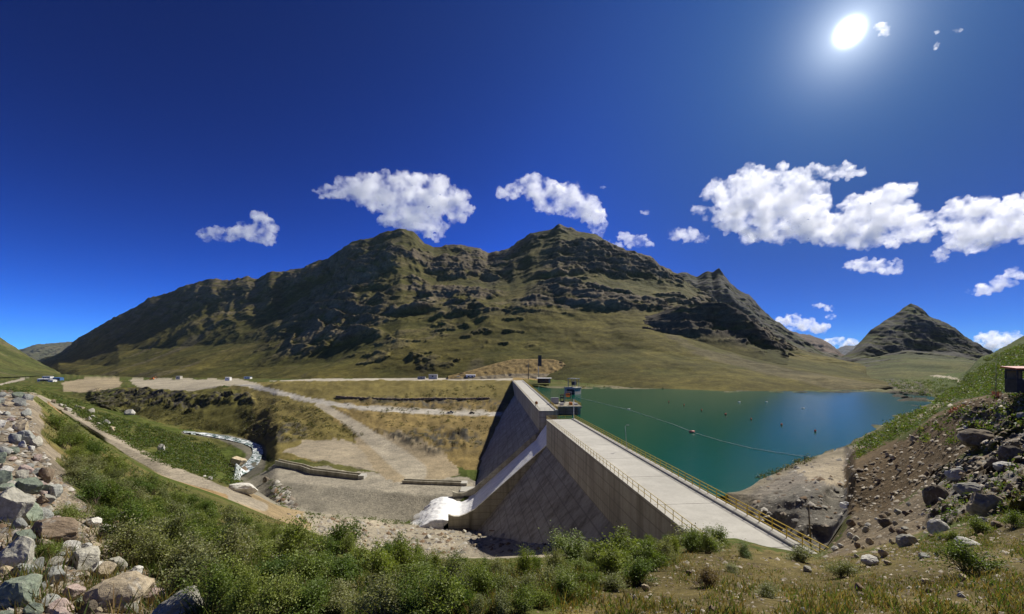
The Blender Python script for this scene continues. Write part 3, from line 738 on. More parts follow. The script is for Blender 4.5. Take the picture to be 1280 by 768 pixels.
# running water on the chute and the jet that leaves its lip
def mat_foam():
    m, t, b = new_mat('white_water')
    co = texco(t)
    mp = t.nodes.new('ShaderNodeMapping'); mp.inputs['Scale'].default_value = (0.25, 2.4, 0.25); t.links.new(co, mp.inputs[0])
    f = noise_node(t, 1.0, 7, 0.72, mp.outputs[0], 0.3)
    t.links.new(ramp(t, f, [(0.30, (0.36, 0.38, 0.38)), (0.43, (0.74, 0.74, 0.72)), (0.54, (0.93, 0.91, 0.87))]), b.inputs['Base Color'])
    b.inputs['Roughness'].default_value = 0.45
    bump(t, b, f, 0.8, 0.3)
    return m
M_FOAM = mat_foam()
wp = [(w, z+0.35) for w, z in CP[2:]]
jet = [(-30.4, -48.45), (-32.0, -48.0), (-33.8, -47.9), (-35.8, -48.3), (-37.8, -49.2), (-39.6, -50.6), (-41.0, -52.2), (-42.0, -54.0)]
rng = np.random.RandomState(3)
ss = np.linspace(-1.0, -23.0, 45); prof = wp[:-1] + jet
dens = []
for (a, b) in zip(prof[:-1], prof[1:]):
    n = max(2, int(math.hypot(b[0]-a[0], b[1]-a[1])/0.5))
    dens += [(a[0]+(b[0]-a[0])*i/n, a[1]+(b[1]-a[1])*i/n) for i in range(n)]
dens.append(prof[-1]); dens = np.array(dens)
Wg = dens[:, 0][:, None]+0*ss[None, :]; Zg = dens[:, 1][:, None]+0*ss[None, :]; Sg = ss[None, :]+0*Wg
fall = np.clip((-31-Wg)/9, 0, 1)
nz = fbm(Wg*0.5, Sg*1.2, Zg*0.5, 4); Zg = Zg + 0.12*nz + fall*0.35*nz; Wg = Wg - fall*0.7*fbm(Wg*0.3, Sg*0.8, Zg*0.3+5, 3); Sg = Sg + fall*np.sign(Sg+12)*0.8
pts = np.array([[tuple(D(Sg[i, j], Wg[i, j], Zg[i, j])) for j in range(len(ss))] for i in range(len(dens))])
nd, ns = len(dens), len(ss); jv = pts.reshape(-1, 3); jf = [tuple(q) for q in grid_faces(nd, ns)]; jv = [tuple(v) for v in jv]
k0 = len(wp)-1; i0 = int(np.argmax(dens[:, 0] <= -30.3))
for side in (0, ns-1):                                           # the sheet's edges fall as curtains into the pool
    prev = None
    for i in range(i0, nd):
        v = np.array(jv[i*ns+side]); f_ = min(1, (i-i0)/7.0); b = len(jv)
        bz = max(v[2]-0.3-5.5*f_, EYE-54.2); sgn = (1 if side == 0 else -1)*0.6*f_
        jv.append(tuple(v+np.array((0, -sgn*0.6, -0.45*(v[2]-bz)))*1.0)); jv.append((v[0]+0.35*math.sin(i*1.7), v[1]-sgn, bz))
        if prev is not None:
            a0, a1, a2 = prev; c0, c1, c2 = i*ns+side, b, b+1
            jf += [(a0, c0, c1, a1), (a1, c1, c2, a2)]
        prev = (i*ns+side, b, b+1)
me = bpy.data.meshes.new('spillway_water'); me.from_pydata(jv, [], jf); me.update()
o = link('spillway_water', me, M_FOAM, smooth=True)
tag(o, kind='structure')
# plunge pool and the thin stream along the embankment, then the river
def mat_river():
    m, t, b = new_mat('river_water')
    co = texco(t)
    f = noise_node(t, 0.28, 8, 0.78, co, 1.0)
    t.links.new(ramp(t, f, [(0.43, (0.04, 0.085, 0.07)), (0.50, (0.18, 0.24, 0.23)), (0.57, (0.85, 0.85, 0.83))]), b.inputs['Base Color'])
    t.links.new(ramp(t, f, [(0.45, (0.1,)*3), (0.6, (0.6,)*3)]), b.inputs['Roughness'])
    bump(t, b, f, 0.3, 0.2)
    return m
M_RIVER = mat_river()
def draped(name, outline_l, outline_r, mat, lift=0.25, n=60, m=5, kind='structure'):
    """ribbon of water laid on the ground between two banks given in photo points"""
    def resample(ps):
        ps = [Vector((*p, 0)) for p in ps]; d = [0]
        for a, b in zip(ps[:-1], ps[1:]): d.append(d[-1]+(b-a).length)
        out = []
        for i in range(n+1):
            x = d[-1]*i/n
            for k in range(len(ps)-1):
                if x <= d[k+1] or k == len(ps)-2:
                    f = (x-d[k])/max(1e-6, d[k+1]-d[k]); out.append(ps[k].lerp(ps[k+1], min(1, f))); break
        return out
    A, B = resample(outline_l), resample(outline_r); vs = []
    for a, b in zip(A, B):
        for j in range(m+1):
            q = a.lerp(b, 0.12+0.66*j/m); g = ground(q.x, q.y); g.z += lift; vs.append(g)
    V_ = np.array([tuple(v) for v in vs]).reshape(n+1, m+1, 3)
    for _ in range(6):
        V_[1:-1, :, 2] = (V_[:-2, :, 2]+V_[1:-1, :, 2]+V_[2:, :, 2])/3
        V_[:, 1:-1, 2] = (V_[:, :-2, 2]+V_[:, 1:-1, 2]+V_[:, 2:, 2])/3
    V_[..., 2] += lift
    return tag(link(name, np_mesh(name, V_.reshape(-1, 3), grid_faces(n+1, m+1)), mat, smooth=True), kind=kind)
draped('river', [(228,539),(255,541),(285,545),(312,551),(329,557),(332,567),(328,578),(318,588),(302,598)],
                [(232,543),(258,547),(283,552),(300,556),(313,562),(312,571),(301,580),(290,590),(282,604)], M_RIVER, 0.22)
mb = MB()
pl = [PZ(*q) for q in [(480,656,-53.2),(500,660,-53.2),(560,664,-53.2),(598,666,-53.2),(600,650,-53.2),(560,640,-53.2),(524,650,-53.2),(500,652,-53.2)]]
mb.add(pl, [tuple(range(len(pl)))])
tag(mb.build('pool', M_RIVER), kind='structure')

# ------------------------------------------------------------------ small structures on and near the dam
def post_lamp(px, py, h, Y, label, lean=(0, 0), arm=0.9, r=0.07, name='lamp_post', mat=None, base=None):
    b = base if base is not None else P(px, py, Y)
    t = empty(name, b); tag(t, label, 'lamp post')
    top = Vector((lean[0], lean[1], h))
    MB().tube([(0, 0, -0.1), top], r, 8, r*0.7).build('pole', mat or M_STEEL, t, True)
    MB().tube([top+Vector((0, 0, -0.05)), top+Vector((arm*0.6, 0, 0.18)), top+Vector((arm, 0, 0.2))], r*0.5, 6).build('arm', mat or M_STEEL, t, True)
    MB().box(top+Vector((arm+0.2, 0, 0.17)), (0.55, 0.22, 0.12)).build('lamp_head', M_GREYP, t, bevel=0.03)
    MB().box((0, 0, 0.02), (0.34, 0.34, 0.08)).build('base_plate', M_GREYP, t)
    return t
post_lamp(0, 0, 6.3, 0, 'white lamp post at the corner where the yellow railings meet beside the spillway', base=D(1.0, 8.45, CR+.34), arm=0.1, r=0.12, mat=M_WHITE)
post_lamp(0, 0, 4.6, 0, 'thin leaning lamp post standing alone on the lake side kerb of the walkway', base=D(47, 8.45, CR+.34), lean=(-0.35, 0.1), arm=0.35, r=0.06)

# intake platform beside the far block
ip = empty('intake_platform', (17.2, 176, EYE+CR)); tag(ip, 'concrete deck jutting from the dam into the lake beside the spillway', 'platform')
MB().box((5.6, 2, 0.0), (10.8, 20, 0.7)).build('deck', M_CONC, ip, bevel=0.05)
for cx, cy in ((1.2, -7), (10, -7), (10, 11), (1.2, 11)):
    MB().box((cx, cy, -4.6), (1.1, 1.1, 8.4)).build('column', M_FACE, ip)
MB().box((5.6, 2.5, -3.0), (9.6, 17, 5.0)).build('gate_chamber', M_FACE, ip)
r_ = railing([Vector((0.4, -7.8, .35)), Vector((10.8, -7.8, .35)), Vector((10.8, 11.8, .35)), Vector((0.4, 11.8, .35))], M_YEL, 1.15, 1.8, (1, .6, .25), 0.05, 0.05)
r_.build('railing', M_YEL, ip)
c = empty('control_cabinet', (18.3, 178, EYE+CR+.35)); tag(c, 'grey louvred control cabinet on the intake deck nearest the dam', 'cabinet')
MB().box((0, 0, 1.3), (3.2, 1.4, 2.5)).build('housing', M_GREYP, c, bevel=0.05)
mb = MB()
for i in range(6): mb.box((-1.3+i*0.52, -0.75, 1.35), (0.30, 0.08, 2.0))
mb.build('louvre', M_STEEL, c)
MB().box((0, 0, 2.62), (3.4, 1.6, 0.12)).build('roof', M_GREYP, c)
h = empty('gate_hoist', (21.6, 179, EYE+CR+.35)); tag(h, 'dark steel hoist frame for the gates beside the grey cabinet', 'hoist')
for sx in (-0.7, 0.7): MB().box((sx, 0, 1.8), (0.25, 0.4, 3.6)).build('upright', M_DSTEEL, h)
MB().box((0, 0, 3.65), (1.9, 0.5, 0.3)).build('crossbeam', M_DSTEEL, h)
MB().tube([(-0.5, 0, 2.6), (0.5, 0, 2.6)], 0.35, 10).build('drum', M_DSTEEL, h, True)
MB().box((0, 0.1, 0.6), (1.2, 0.7, 1.2)).build('gearbox', M_DSTEEL, h, bevel=0.05)
h = empty('gantry', (25.0, 186, EYE+CR+.35)); tag(h, 'steel gantry frame with an orange lifting motor on the intake deck', 'gantry')
for sx in (-1.5, 1.5): MB().box((sx, 0, 2.2), (0.22, 0.22, 4.4)).build('upright', M_GREYP, h)
MB().box((0, 0, 4.5), (3.4, 0.3, 0.35)).build('crossbeam', M_GREYP, h)
MB().tube([(-0.9, 0, 3.1), (0.9, 0, 3.1)], 0.85, 12).build('motor', M_ORANGE, h, True)
for k, (x, y, d, mt, lb) in enumerate([(20.6, 172.5, (1.6, 1.0, 0.9), M_WHITE, 'small white crate at the near edge of the intake deck'), (24.4, 173, (1.3, 1.0, 1.1), M_ORANGE, 'orange tool chest at the near right of the intake deck'), (26.6, 173.2, (1.5, 0.9, 0.7), M_WHITE, 'white crate at the outer corner of the intake deck')]):
    c = empty('crate' if 'crate' in lb else 'tool_chest', (x, y, EYE+CR+.35)); tag(c, lb, 'crate' if 'crate' in lb else 'chest')
    MB().box((0, 0, d[2]/2), d).build('body', mt, c, bevel=0.04); MB().box((0, 0, d[2]+0.04), (d[0]+.08, d[1]+.08, .08)).build('lid', mt, c)
# life-ring stand on the far block's outer parapet
c = empty('marker_drum', FD(0.055, 0.06, far_top(0)+.14)); tag(c, 'rusty orange drum on two legs at the outer parapet of the far crest', 'drum')
MB().tube([(0, -0.45, 1.5), (0, 0.45, 1.5)], 0.62, 14).build('drum', mat_flat('rusty_orange', (0.30, 0.12, 0.03), 0.8, 0.5, 3.0), c, True)
for sx in (-0.35, 0.35): MB().tube([(sx, 0, 0), (sx*0.8, 0, 1.1)], 0.08, 6).build('leg', M_DSTEEL, c)
# intake tower in the water
b = P(716, 493, 282); b.z = EYE-20.6
it = empty('intake_tower', b, math.radians(52)); tag(it, 'square grey concrete tower standing in the lake below the curved ramp', 'tower')
MB().box((0, 0, 0.6), (8.6, 8, 7.4)).build('shaft', M_DECK, it, bevel=0.1)
MB().box((-4.7, -1, 0.2), (1.0, 5, 7.0)).build('gate_slot', M_DSTEEL, it)
MB().box((0, 0, 4.55), (9.4, 8.8, 0.5)).build('slab', M_DECK, it)
for sx in (-1, 1):
    for sy in (-1, 1): MB().box((1.0+sx*2.6, sy*2.6, 7.6), (0.3, 0.3, 5.8)).build('column', M_GREYP, it)
MB().box((1.0, 0, 10.6), (6.4, 6.2, 0.4)).build('canopy', M_GREYP, it)
MB().box((3.5, 1, 7.2), (3.0, 2.5, 2.4)).build('hoist', M_DSTEEL, it, bevel=0.1)
# huts and vehicles along the crest road
def hut(name, label, px, py, w, d, h, wallm, roofm, Y=None, rz=0.0, cat='cabin', windows=2, door=True, over=0.25, pitch=0.35):
    g = ground(px, py) if Y is None else P(px, py, Y)
    t = empty(name, g, rz); tag(t, label, cat)
    MB().box((0, 0, h/2-0.2), (w, d, h+0.4)).build('wall', wallm, t)
    mb = MB(); o_ = over
    mb.loft([[(x, -d/2-o_, h+0.02), (x, d/2+o_, h+0.02), (x, d/2+o_, h+0.16), (x, 0, h+0.16+pitch), (x, -d/2-o_, h+0.16)] for x in (-w/2-o_, w/2+o_)])
    mb.build('roof', roofm, t)
    for i in range(windows):
        x = -w/2+w*(i+0.75)/(windows+0.6)
        f = MB().box((x, -d/2-0.03, h*0.6), (w*0.16+0.2, 0.08, h*0.32)).build('window', M_GLASS, t)
        MB().box((x, -d/2-0.05, h*0.42), (w*0.16+0.4, 0.14, 0.08)).build('sill', M_GREYP, f)
    if door: MB().box((w*0.40, -d/2-0.03, h*0.40), (min(1.0, w*0.16), 0.08, h*0.8)).build('door', M_GREYP, t)
    return t
hut('shed', 'brown boarded shed with a white roof at the far end of the dam', 680, 478.5, 11.5, 7, 4.0, M_BROWN, M_WHITE, 385, over=1.0, windows=1, cat='shed')
hut('cabin', 'white site cabin with two dark windows beside the crest road', 588.5, 473.6, 10.5, 4, 4.2, M_WHITE, M_WHITE, 470)
hut('container', 'grey container with a pale front left of the white site cabin', 541.5, 473.6, 9.5, 4, 4.6, mat_flat('pale_grey_paint', (0.40, 0.40, 0.38), 0.6, 0.15, 2), M_GREYP, 475, cat='container', windows=1)
hut('hut', 'small dark hut standing between the container and the white cabin', 573, 474, 3.2, 3, 3.0, M_DSTEEL, M_GREYP, 470, cat='hut', windows=0)
hut('cabin', 'low grey cabin farthest left on the crest road', 527, 474, 8.5, 4, 2.6, M_GREYP, M_DSTEEL, 478, windows=1)
hut('hut', 'white hut at the back edge of the gravel platform', 224, 474, 7.5, 6, 5.2, mat_flat('cream_paint', (0.45, 0.42, 0.34), 0.6, 0.15, 2), M_GREYP, 760, cat='hut', windows=1)
hut('hut', 'white box hut where the pale road leaves the gravel platform', 285.5, 475.5, 7.0, 5, 4.4, M_WHITE, M_WHITE, 640, cat='hut', windows=1)
hut('hut', 'low hut with a blue roof right of the gravel platform', 310, 473.5, 10, 6, 2.6, M_WHITE, M_BLUE, 680, cat='hut', windows=2)
# the camp in the valley
rnd = random.Random(5)
look = ['white prefab hall at the left end of the valley camp', 'white prefab hut second from the left in the valley camp', 'long white prefab block in the middle of the valley camp', 'white hut with grey roof behind the long camp block',
        'pale prefab hut right of the middle of the valley camp', 'small white cabin in front of the valley camp', 'blue clad hut at the right end of the valley camp']
for i, (px, w, h, rm, wm) in enumerate([(53.5, 10, 4.5, M_WHITE, M_WHITE), (57, 9, 3.8, M_WHITE, M_WHITE), (62, 15, 4.4, M_WHITE, M_WHITE), (60, 12, 7.0, M_GREYP, M_WHITE), (68, 10, 5.2, M_WHITE, M_WHITE), (66, 6, 2.8, M_WHITE, M_WHITE), (73, 10, 6.4, M_BLUE, M_BLUE)]):
    hut('prefab_hut', look[i], px, 477.6 if i not in (3,) else 476, w*1.5, 8, h*1.35, wm, rm, 880 + (60 if i == 3 else 0) - (30 if i == 5 else 0), cat='prefab hut', windows=3, pitch=1.0).__setitem__('group', 'huts of the valley camp')
def vehicle(name, label, px, py, Y, L_, Wd, H, mat, kind, rz=0.0, cat='truck'):
    g = P(px, py, Y) if Y else ground(px, py)
    t = empty(name, g, rz); tag(t, label, cat)
    if kind == 'pickup':
        pr = [(-.5, .28), (-.5, .55), (-.12, .56), (-.04, .98), (.22, 1.0), (.32, .60), (.5, .55), (.5, .28)]
    elif kind == 'car':
        pr = [(-.5, .25), (-.5, .6), (-.40, .65), (-.28, 1.0), (.16, 1.0), (.30, .64), (.5, .56), (.5, .25)]
    else:
        pr = [(-.5, .3), (-.5, .6), (.0, .62), (.02, 1.0), (.34, 1.0), (.38, .6), (.5, .58), (.5, .3)]
    MB().loft([[(x*L_, y, z*H) for x, z in pr] for y in (-Wd/2, Wd/2)]).build('body', mat, t, bevel=0.06)
    MB().loft([[(x*L_, y, z*H) for x, z in [(pr[3][0]+.02, .64), (pr[3][0]+.04, .93), (pr[4][0]-.01, .93), (pr[5][0]-.04, .64)]] for y in (-Wd/2-.02, Wd/2+.02)]).build('window', M_GLASS, t)
    for sx in (-.31, .31):
        for sy in (-1, 1):
            MB().tube([(sx*L_, sy*(Wd/2-.12), .36), (sx*L_, sy*(Wd/2+.06), .36)], .38, 12).build('wheel', M_BLACK, t, True)
    if kind == 'digger':
        MB().tube([(.3*L_, 0, .8*H), (.75*L_, 0, 1.5*H), (1.1*L_, 0, .7*H)], .25, 6).build('arm', mat, t)
        MB().box((1.12*L_, 0, .5*H), (.8, 1.0, .9)).build('bucket', M_DSTEEL, t, bevel=.05)
    return t
vehicle('pickup_truck', 'dark blue pickup parked on the pale road above the basin', 563, 516.8, hit(563, 516.8), 4.9, 1.9, 1.8, mat_flat('dark_blue_paint', (0.02, 0.05, 0.12), .35, .2, 2), 'pickup', 0.1)
vehicle('parked_car', 'small dark car parked on the pale road near the dam face', 590, 517.3, hit(590, 517.3), 4.2, 1.8, 1.5, M_DSTEEL, 'car', 0.1, 'car')
vehicle('digger', 'orange digger on the far gravel platform in the valley', 190, 475.2, 780, 7, 3, 4.5, M_ORANGE, 'digger', 0.2, 'digger')
def pole(name, label, px, py, Y, h, r, mat, cat='pole', cross=True, lean=0.0):
    g = P(px, py, Y); t = empty(name, g); tag(t, label, cat)
    MB().tube([(0, 0, -0.4), (lean, 0, h)], r, 8, r*0.65).build('shaft', mat, t, True)
    if cross:
        MB().box((lean*0.95, 0, h*0.95), (1.1, 0.09, 0.1)).build('crossarm', mat, t)
        for sx in (-.45, 0.45): MB().tube([(lean*.95+sx, 0, h*.955), (lean*.95+sx, 0, h*.955+.16)], .04, 6).build('insulator', M_WHITE, t)
    return t
pole('utility_pole', 'weathered wooden pole standing at the foot of the grey rock mound', 1014, 688, 41.5, 4.6, 0.10, M_WOOD, cross=True, lean=-0.28)
pole('utility_pole', 'thin dark pole behind the far end of the dam left of the shed', 660.5, 474, 420, 16, 0.35, M_DSTEEL, cross=False)
t = pole('signal_mast', 'tall mast carrying a dark vertical panel above the far end of the dam', 673, 474, 400, 14, 0.35, M_STEEL, 'mast', cross=False)
MB().box((1.3, -0.2, 17.6), (3.4, 0.5, 10.5)).build('panel', M_DSTEEL, t, bevel=0.1)
pole('marker_pole', 'thin bare post on the slope left of the red roofed booth', 1245, 489, 36, 2.3, 0.03, M_WOOD, cross=False)
pole('marker_pole', 'short post at the lake edge where the float line is tied', 1005.5, 578, 82, 1.3, 0.06, M_DSTEEL, cross=False)
# channel walls in the basin
def channel(label, pts, z, h, wd):
    t = empty('channel_wall', PZ(pts[0][0], pts[0][1], z)); tag(t, label, 'channel wall')
    o_ = t.location
    for name, dy, hh, mt in (('wall', 0, h, M_CONC), ('wall', wd, h*1.0, M_CONC), ('floor', wd/2, 0.25, M_FACE)):
        mb = MB(); rings = []
        for i, (x, y, zz) in enumerate(pts):
            p = PZ(x, y, zz)-o_; th = 0.5 if name == 'wall' else wd-0.5
            rings.append([p+Vector((0, dy-th/2, -1.2)), p+Vector((0, dy+th/2, -1.2)), p+Vector((0, dy+th/2, hh)), p+Vector((0, dy-th/2, hh))])
        mb.loft(rings); mb.build(name, mt, t)
    mb = MB(); e = PZ(*pts[-1])-o_
    mb.box(e+Vector((1.2, wd/2, h/2-.2)), (2.4, wd+1, h)); mb.build('headwall', M_DECK, t)
    return t
channel('long stepped concrete channel wall crossing the gravel basin', [(344,579.5,-47.9),(356,582.5,-47.9),(376,586.5,-47.9),(388,591,-47.9),(420,595,-47.9),(448,598.5,-47.9)], -47.9, 1.5, 3.0)
channel('short straight channel wall ending against the dam face', [(503,604.5,-47.9),(540,606,-47.9),(576,607,-47.9)], -47.9, 1.2, 2.6)
t = empty('outlet_block', PZ(585, 615, -48)); tag(t, 'concrete outlet block where the short channel meets the dam', 'outlet')
MB().box((0, 0, 0.6), (5.5, 6, 1.0)).build('slab', M_DECK, t, bevel=.05); MB().box((0.3, 0.6, -1.0), (4.6, 4.6, 2.4)).build('base', M_BROWN, t)
# pipe along the toe of the dam
t = empty('toe_pipe', ground(690, 666)); tag(t, 'rusty pipe laid on short posts along the foot of the sloped face', 'pipe')
pp = [P(x, y, hit(x, 668)-1.0)-t.location for x, y in ((612, 663.5), (640, 664), (672, 665.5), (706, 666), (738, 666.5), (752, 667))]
MB().tube(pp, 0.16, 8).build('pipe', mat_flat('rusty_pipe', (0.10, 0.06, 0.04), .8, .4, 2), t, True)
for k in (2, 4): MB().tube([pp[k]+Vector((0, 0, -1)), pp[k]+Vector((0, 0, 1.1))], 0.07, 6).build('post', M_WOOD, t)
# buoys and the float line on the lake
for k, (px, py, lb) in enumerate([(836,503,'small red buoy closest to the dam in the row across the lake'),(855,507,'red buoy second from the dam in the row'),(877,513.5,'red buoy third from the dam in the row'),(907,519,'biggest looking red buoy in the middle of the row'),(939,525,'red buoy right of the middle of the row'),(977,532,'red buoy second from the right end of the row'),(1019,540,'red buoy at the right end of the row near the far bank')]):
    b = PZ(px, py, LZ); t = empty('buoy', b); tag(t, lb, 'buoy', 'red buoys in a row on the lake')
    bm = bmesh.new(); bmesh.ops.create_uvsphere(bm, u_segments=14, v_segments=8, radius=0.32 if k != 3 else 0.45); me = bpy.data.meshes.new('float'); bm.to_mesh(me); bm.free()
    o = link('float', me, mat_flat('buoy_red', (0.85, 0.13, 0.06), .5, .15, 2), t, True); o.location = (0, 0, .3)
    MB().tube([(0, 0, .5), (0, 0, 0.95)], .06, 6).build('stem', M_RED, t)
for px, py, lb in [(924, 503, 'tiny white float far out on the green water'), (786, 512, 'white float nearest the dam end of the thin line'), (1004, 511, 'pale float far out on the blue water'), (958,503,'white float furthest toward the far shore')]:
    b = PZ(px, py, LZ); t = empty('float', b); tag(t, lb, 'float')
    MB().tube([(-.6, 0, .1), (.6, 0, .1)], .25, 8).build('drum', M_WHITE, t, True)
fl = [PZ(x, y, LZ+0.12) for x, y in ((722,497),(786,512.5),(840,530),(866,540.5),(900,551),(940,560.5),(975,566.5),(1014,572))]
t = MB().tube(fl, 0.05, 6).build('float_line', mat_flat('pale_rope', (0.62, 0.64, 0.56), .8, .2, 1.0)); tag(t, 'thin pale float line stretched across the lake surface', 'float line')
b = PZ(865, 541, LZ); t = empty('buoy', b); tag(t, 'pink buoy threaded on the pale float line', 'buoy')
MB().tube([(-.7, 0, .2), (.7, 0, .2)], .42, 10).build('float', mat_flat('pink_buoy', (.62, .2, .16), .5, .15, 2), t, True)
# booth on the right
g = P(1274, 490.5, 35.5); bt = empty('booth', g, -0.25); tag(bt, 'dark narrow sentry booth with a red roof on the right slope', 'booth')
MB().box((0, 0, 0.55), (1.15, 1.15, 1.15)).build('wall', M_DSTEEL, bt)
for sx in (-1, 1):
    for sy in (-1, 1): MB().box((sx*.53, sy*.53, 1.45), (.10, .10, .75)).build('corner_post', M_DSTEEL, bt)
MB().box((0, .5, 1.45), (1.0, .05, .7)).build('back_panel', mat_flat('tan_board', (.22, .16, .09), .8, .3, 3), bt)
MB().box((0.2, -.52, 1.45), (.45, .03, .55)).build('notice', mat_flat('pale_board', (.5, .42, .28), .8, .2, 5), bt)
MB().box((0, 0, 1.90), (1.14, 1.14, .2)).build('lintel', M_DSTEEL, bt)
MB().box((0, -.05, 2.08), (1.55, 1.6, .12), 0, 0.10).build('roof', M_RED, bt, bevel=.02)
# white tub on the mound
g = ground(1058, 636); t = empty('tub', g, .3); tag(t, 'white open tub standing on the grey ground by the mound', 'tub')
MB().box((0, 0, .12), (.95, .75, .12)).build('floor', M_WHITE, t)
for a in ((0, .36, .95, .08), (0, -.36, .95, .08), (.46, 0, .08, .66), (-.46, 0, .08, .66)): MB().box((a[0], a[1], .38), (a[2], a[3], .46)).build('side', M_WHITE, t)

# ------------------------------------------------------------------ stones
def mat_stone(name, a, c, lichen=(0.42, 0.41, 0.37)):
    m, t, b = new_mat(name)
    co = texco(t); oi = t.nodes.new('ShaderNodeObjectInfo')
    f = noise_node(t, 2.2, 8, 0.7, co, 0.6); g = noise_node(t, 9.0, 8, 0.75, co); h = noise_node(t, 1.1, 5, 0.6, co, 1.2)
    col_ = ramp(t, f, [(0.3, a), (0.68, c)])
    col_ = mixc(t, ramp(t, h, [(0.54, (0, 0, 0)), (0.62, (0.8,)*3)]), col_, lichen)
    col_ = mixc(t, 1.0, col_, ramp(t, g, [(0.3, (0.6,)*3), (0.65, (1.2,)*3)]), 'MULTIPLY')
    col_ = mixc(t, 1.0, col_, ramp(t, oi.outputs['Random'], [(0.0, (0.9, 0.9, 0.88)), (1.0, (1.4, 1.38, 1.3))]), 'MULTIPLY')
    t.links.new(col_, b.inputs['Base Color']); b.inputs['Roughness'].default_value = 0.92
    b.inputs['Specular IOR Level'].default_value = 0.15
    bump(t, b, g, 0.6, 0.04)
    return m
ST = dict(grey=mat_stone('grey_stone', (0.235, 0.225, 0.19), (0.42, 0.40, 0.335)), blue=mat_stone('blue_grey_stone', (0.19, 0.195, 0.18), (0.33, 0.335, 0.305)),
          green=mat_stone('green_stone', (0.12, 0.15, 0.115), (0.26, 0.29, 0.22)), tan=mat_stone('tan_stone', (0.27, 0.215, 0.14), (0.46, 0.39, 0.28)),
          pink=mat_stone('pinkish_stone', (0.26, 0.19, 0.165), (0.44, 0.36, 0.32)), brown=mat_stone('brown_stone', (0.13, 0.095, 0.065), (0.24, 0.185, 0.13)),
          dark=mat_stone('dark_stone', (0.085, 0.07, 0.052), (0.17, 0.14, 0.105), (0.32, 0.30, 0.26)), pale=mat_stone('pale_stone', (0.36, 0.35, 0.32), (0.56, 0.54, 0.49), (0.3, 0.3, 0.26)))
def rock_me(seed, sub=4, flat=1.0):
    r = random.Random(seed); bm = bmesh.new()
    bmesh.ops.create_icosphere(bm, subdivisions=sub, radius=0.5)
    planes = []
    for _ in range(15):
        n = Vector((r.gauss(0, 1), r.gauss(0, 1), r.gauss(0, 1)*0.8)).normalized(); planes.append((n, r.uniform(0.26, 0.43)))
    cs = np.array([tuple(v.co) for v in bm.verts])
    for n, d in planes:
        na = np.array(n); k = cs@na - d; m = k > 0
        cs[m] -= np.outer(k[m]*0.93, na)
    s_ = seed*13.7
    nrm = cs/np.linalg.norm(cs, axis=1)[:, None]
    dsp = 0.035*fbm(cs[:, 0]*4+s_, cs[:, 1]*4, cs[:, 2]*4, 4, 0.6)
    cs += nrm*dsp[:, None]
    cs /= np.abs(cs).max(0)*2
    for v, c in zip(bm.verts, cs): v.co = (c[0], c[1], c[2]*flat)
    me = bpy.data.meshes.new('boulder'); bm.to_mesh(me); bm.free()
    me.materials.append(ST['grey'])
    return me
ROCKS = [rock_me(i+1, 4) for i in range(9)]
ROCKS_LO = [rock_me(i+31, 3) for i in range(6)]
rs = random.Random(11)
def stone(kind, px, py, wpx, label, cat='boulder', group=None, asp=0.7, dep=0.9, sink=0.28, tilt=0.35, name=None, lo=False, Y=None):
    """a stone whose foot is near (px, py + half its height) and that spans wpx photo pixels"""
    hpx = wpx*asp
    Yd = hit(px, py+hpx*0.35) if Y is None else Y
    w_ = wpx/F*Yd*(0.8 if px > 1140 else 0.93)
    b = P(px, py+hpx*0.35, Yd)
    o = bpy.data.objects.new(name or cat.replace(' ', '_'), rs.choice(ROCKS_LO if lo else ROCKS)); COL.objects.link(o)
    o.scale = (w_*1.05, w_*dep, w_*asp*1.3)
    o.location = (b.x, b.y+w_*dep*0.25, b.z + w_*asp*1.3*(0.5-sink))
    o.rotation_euler = (rs.uniform(-tilt, tilt), rs.uniform(-tilt, tilt), rs.uniform(-0.6, 0.6))
    o.material_slots[0].link = 'OBJECT'; o.material_slots[0].material = ST[kind]
    return tag(o, label, cat, group)
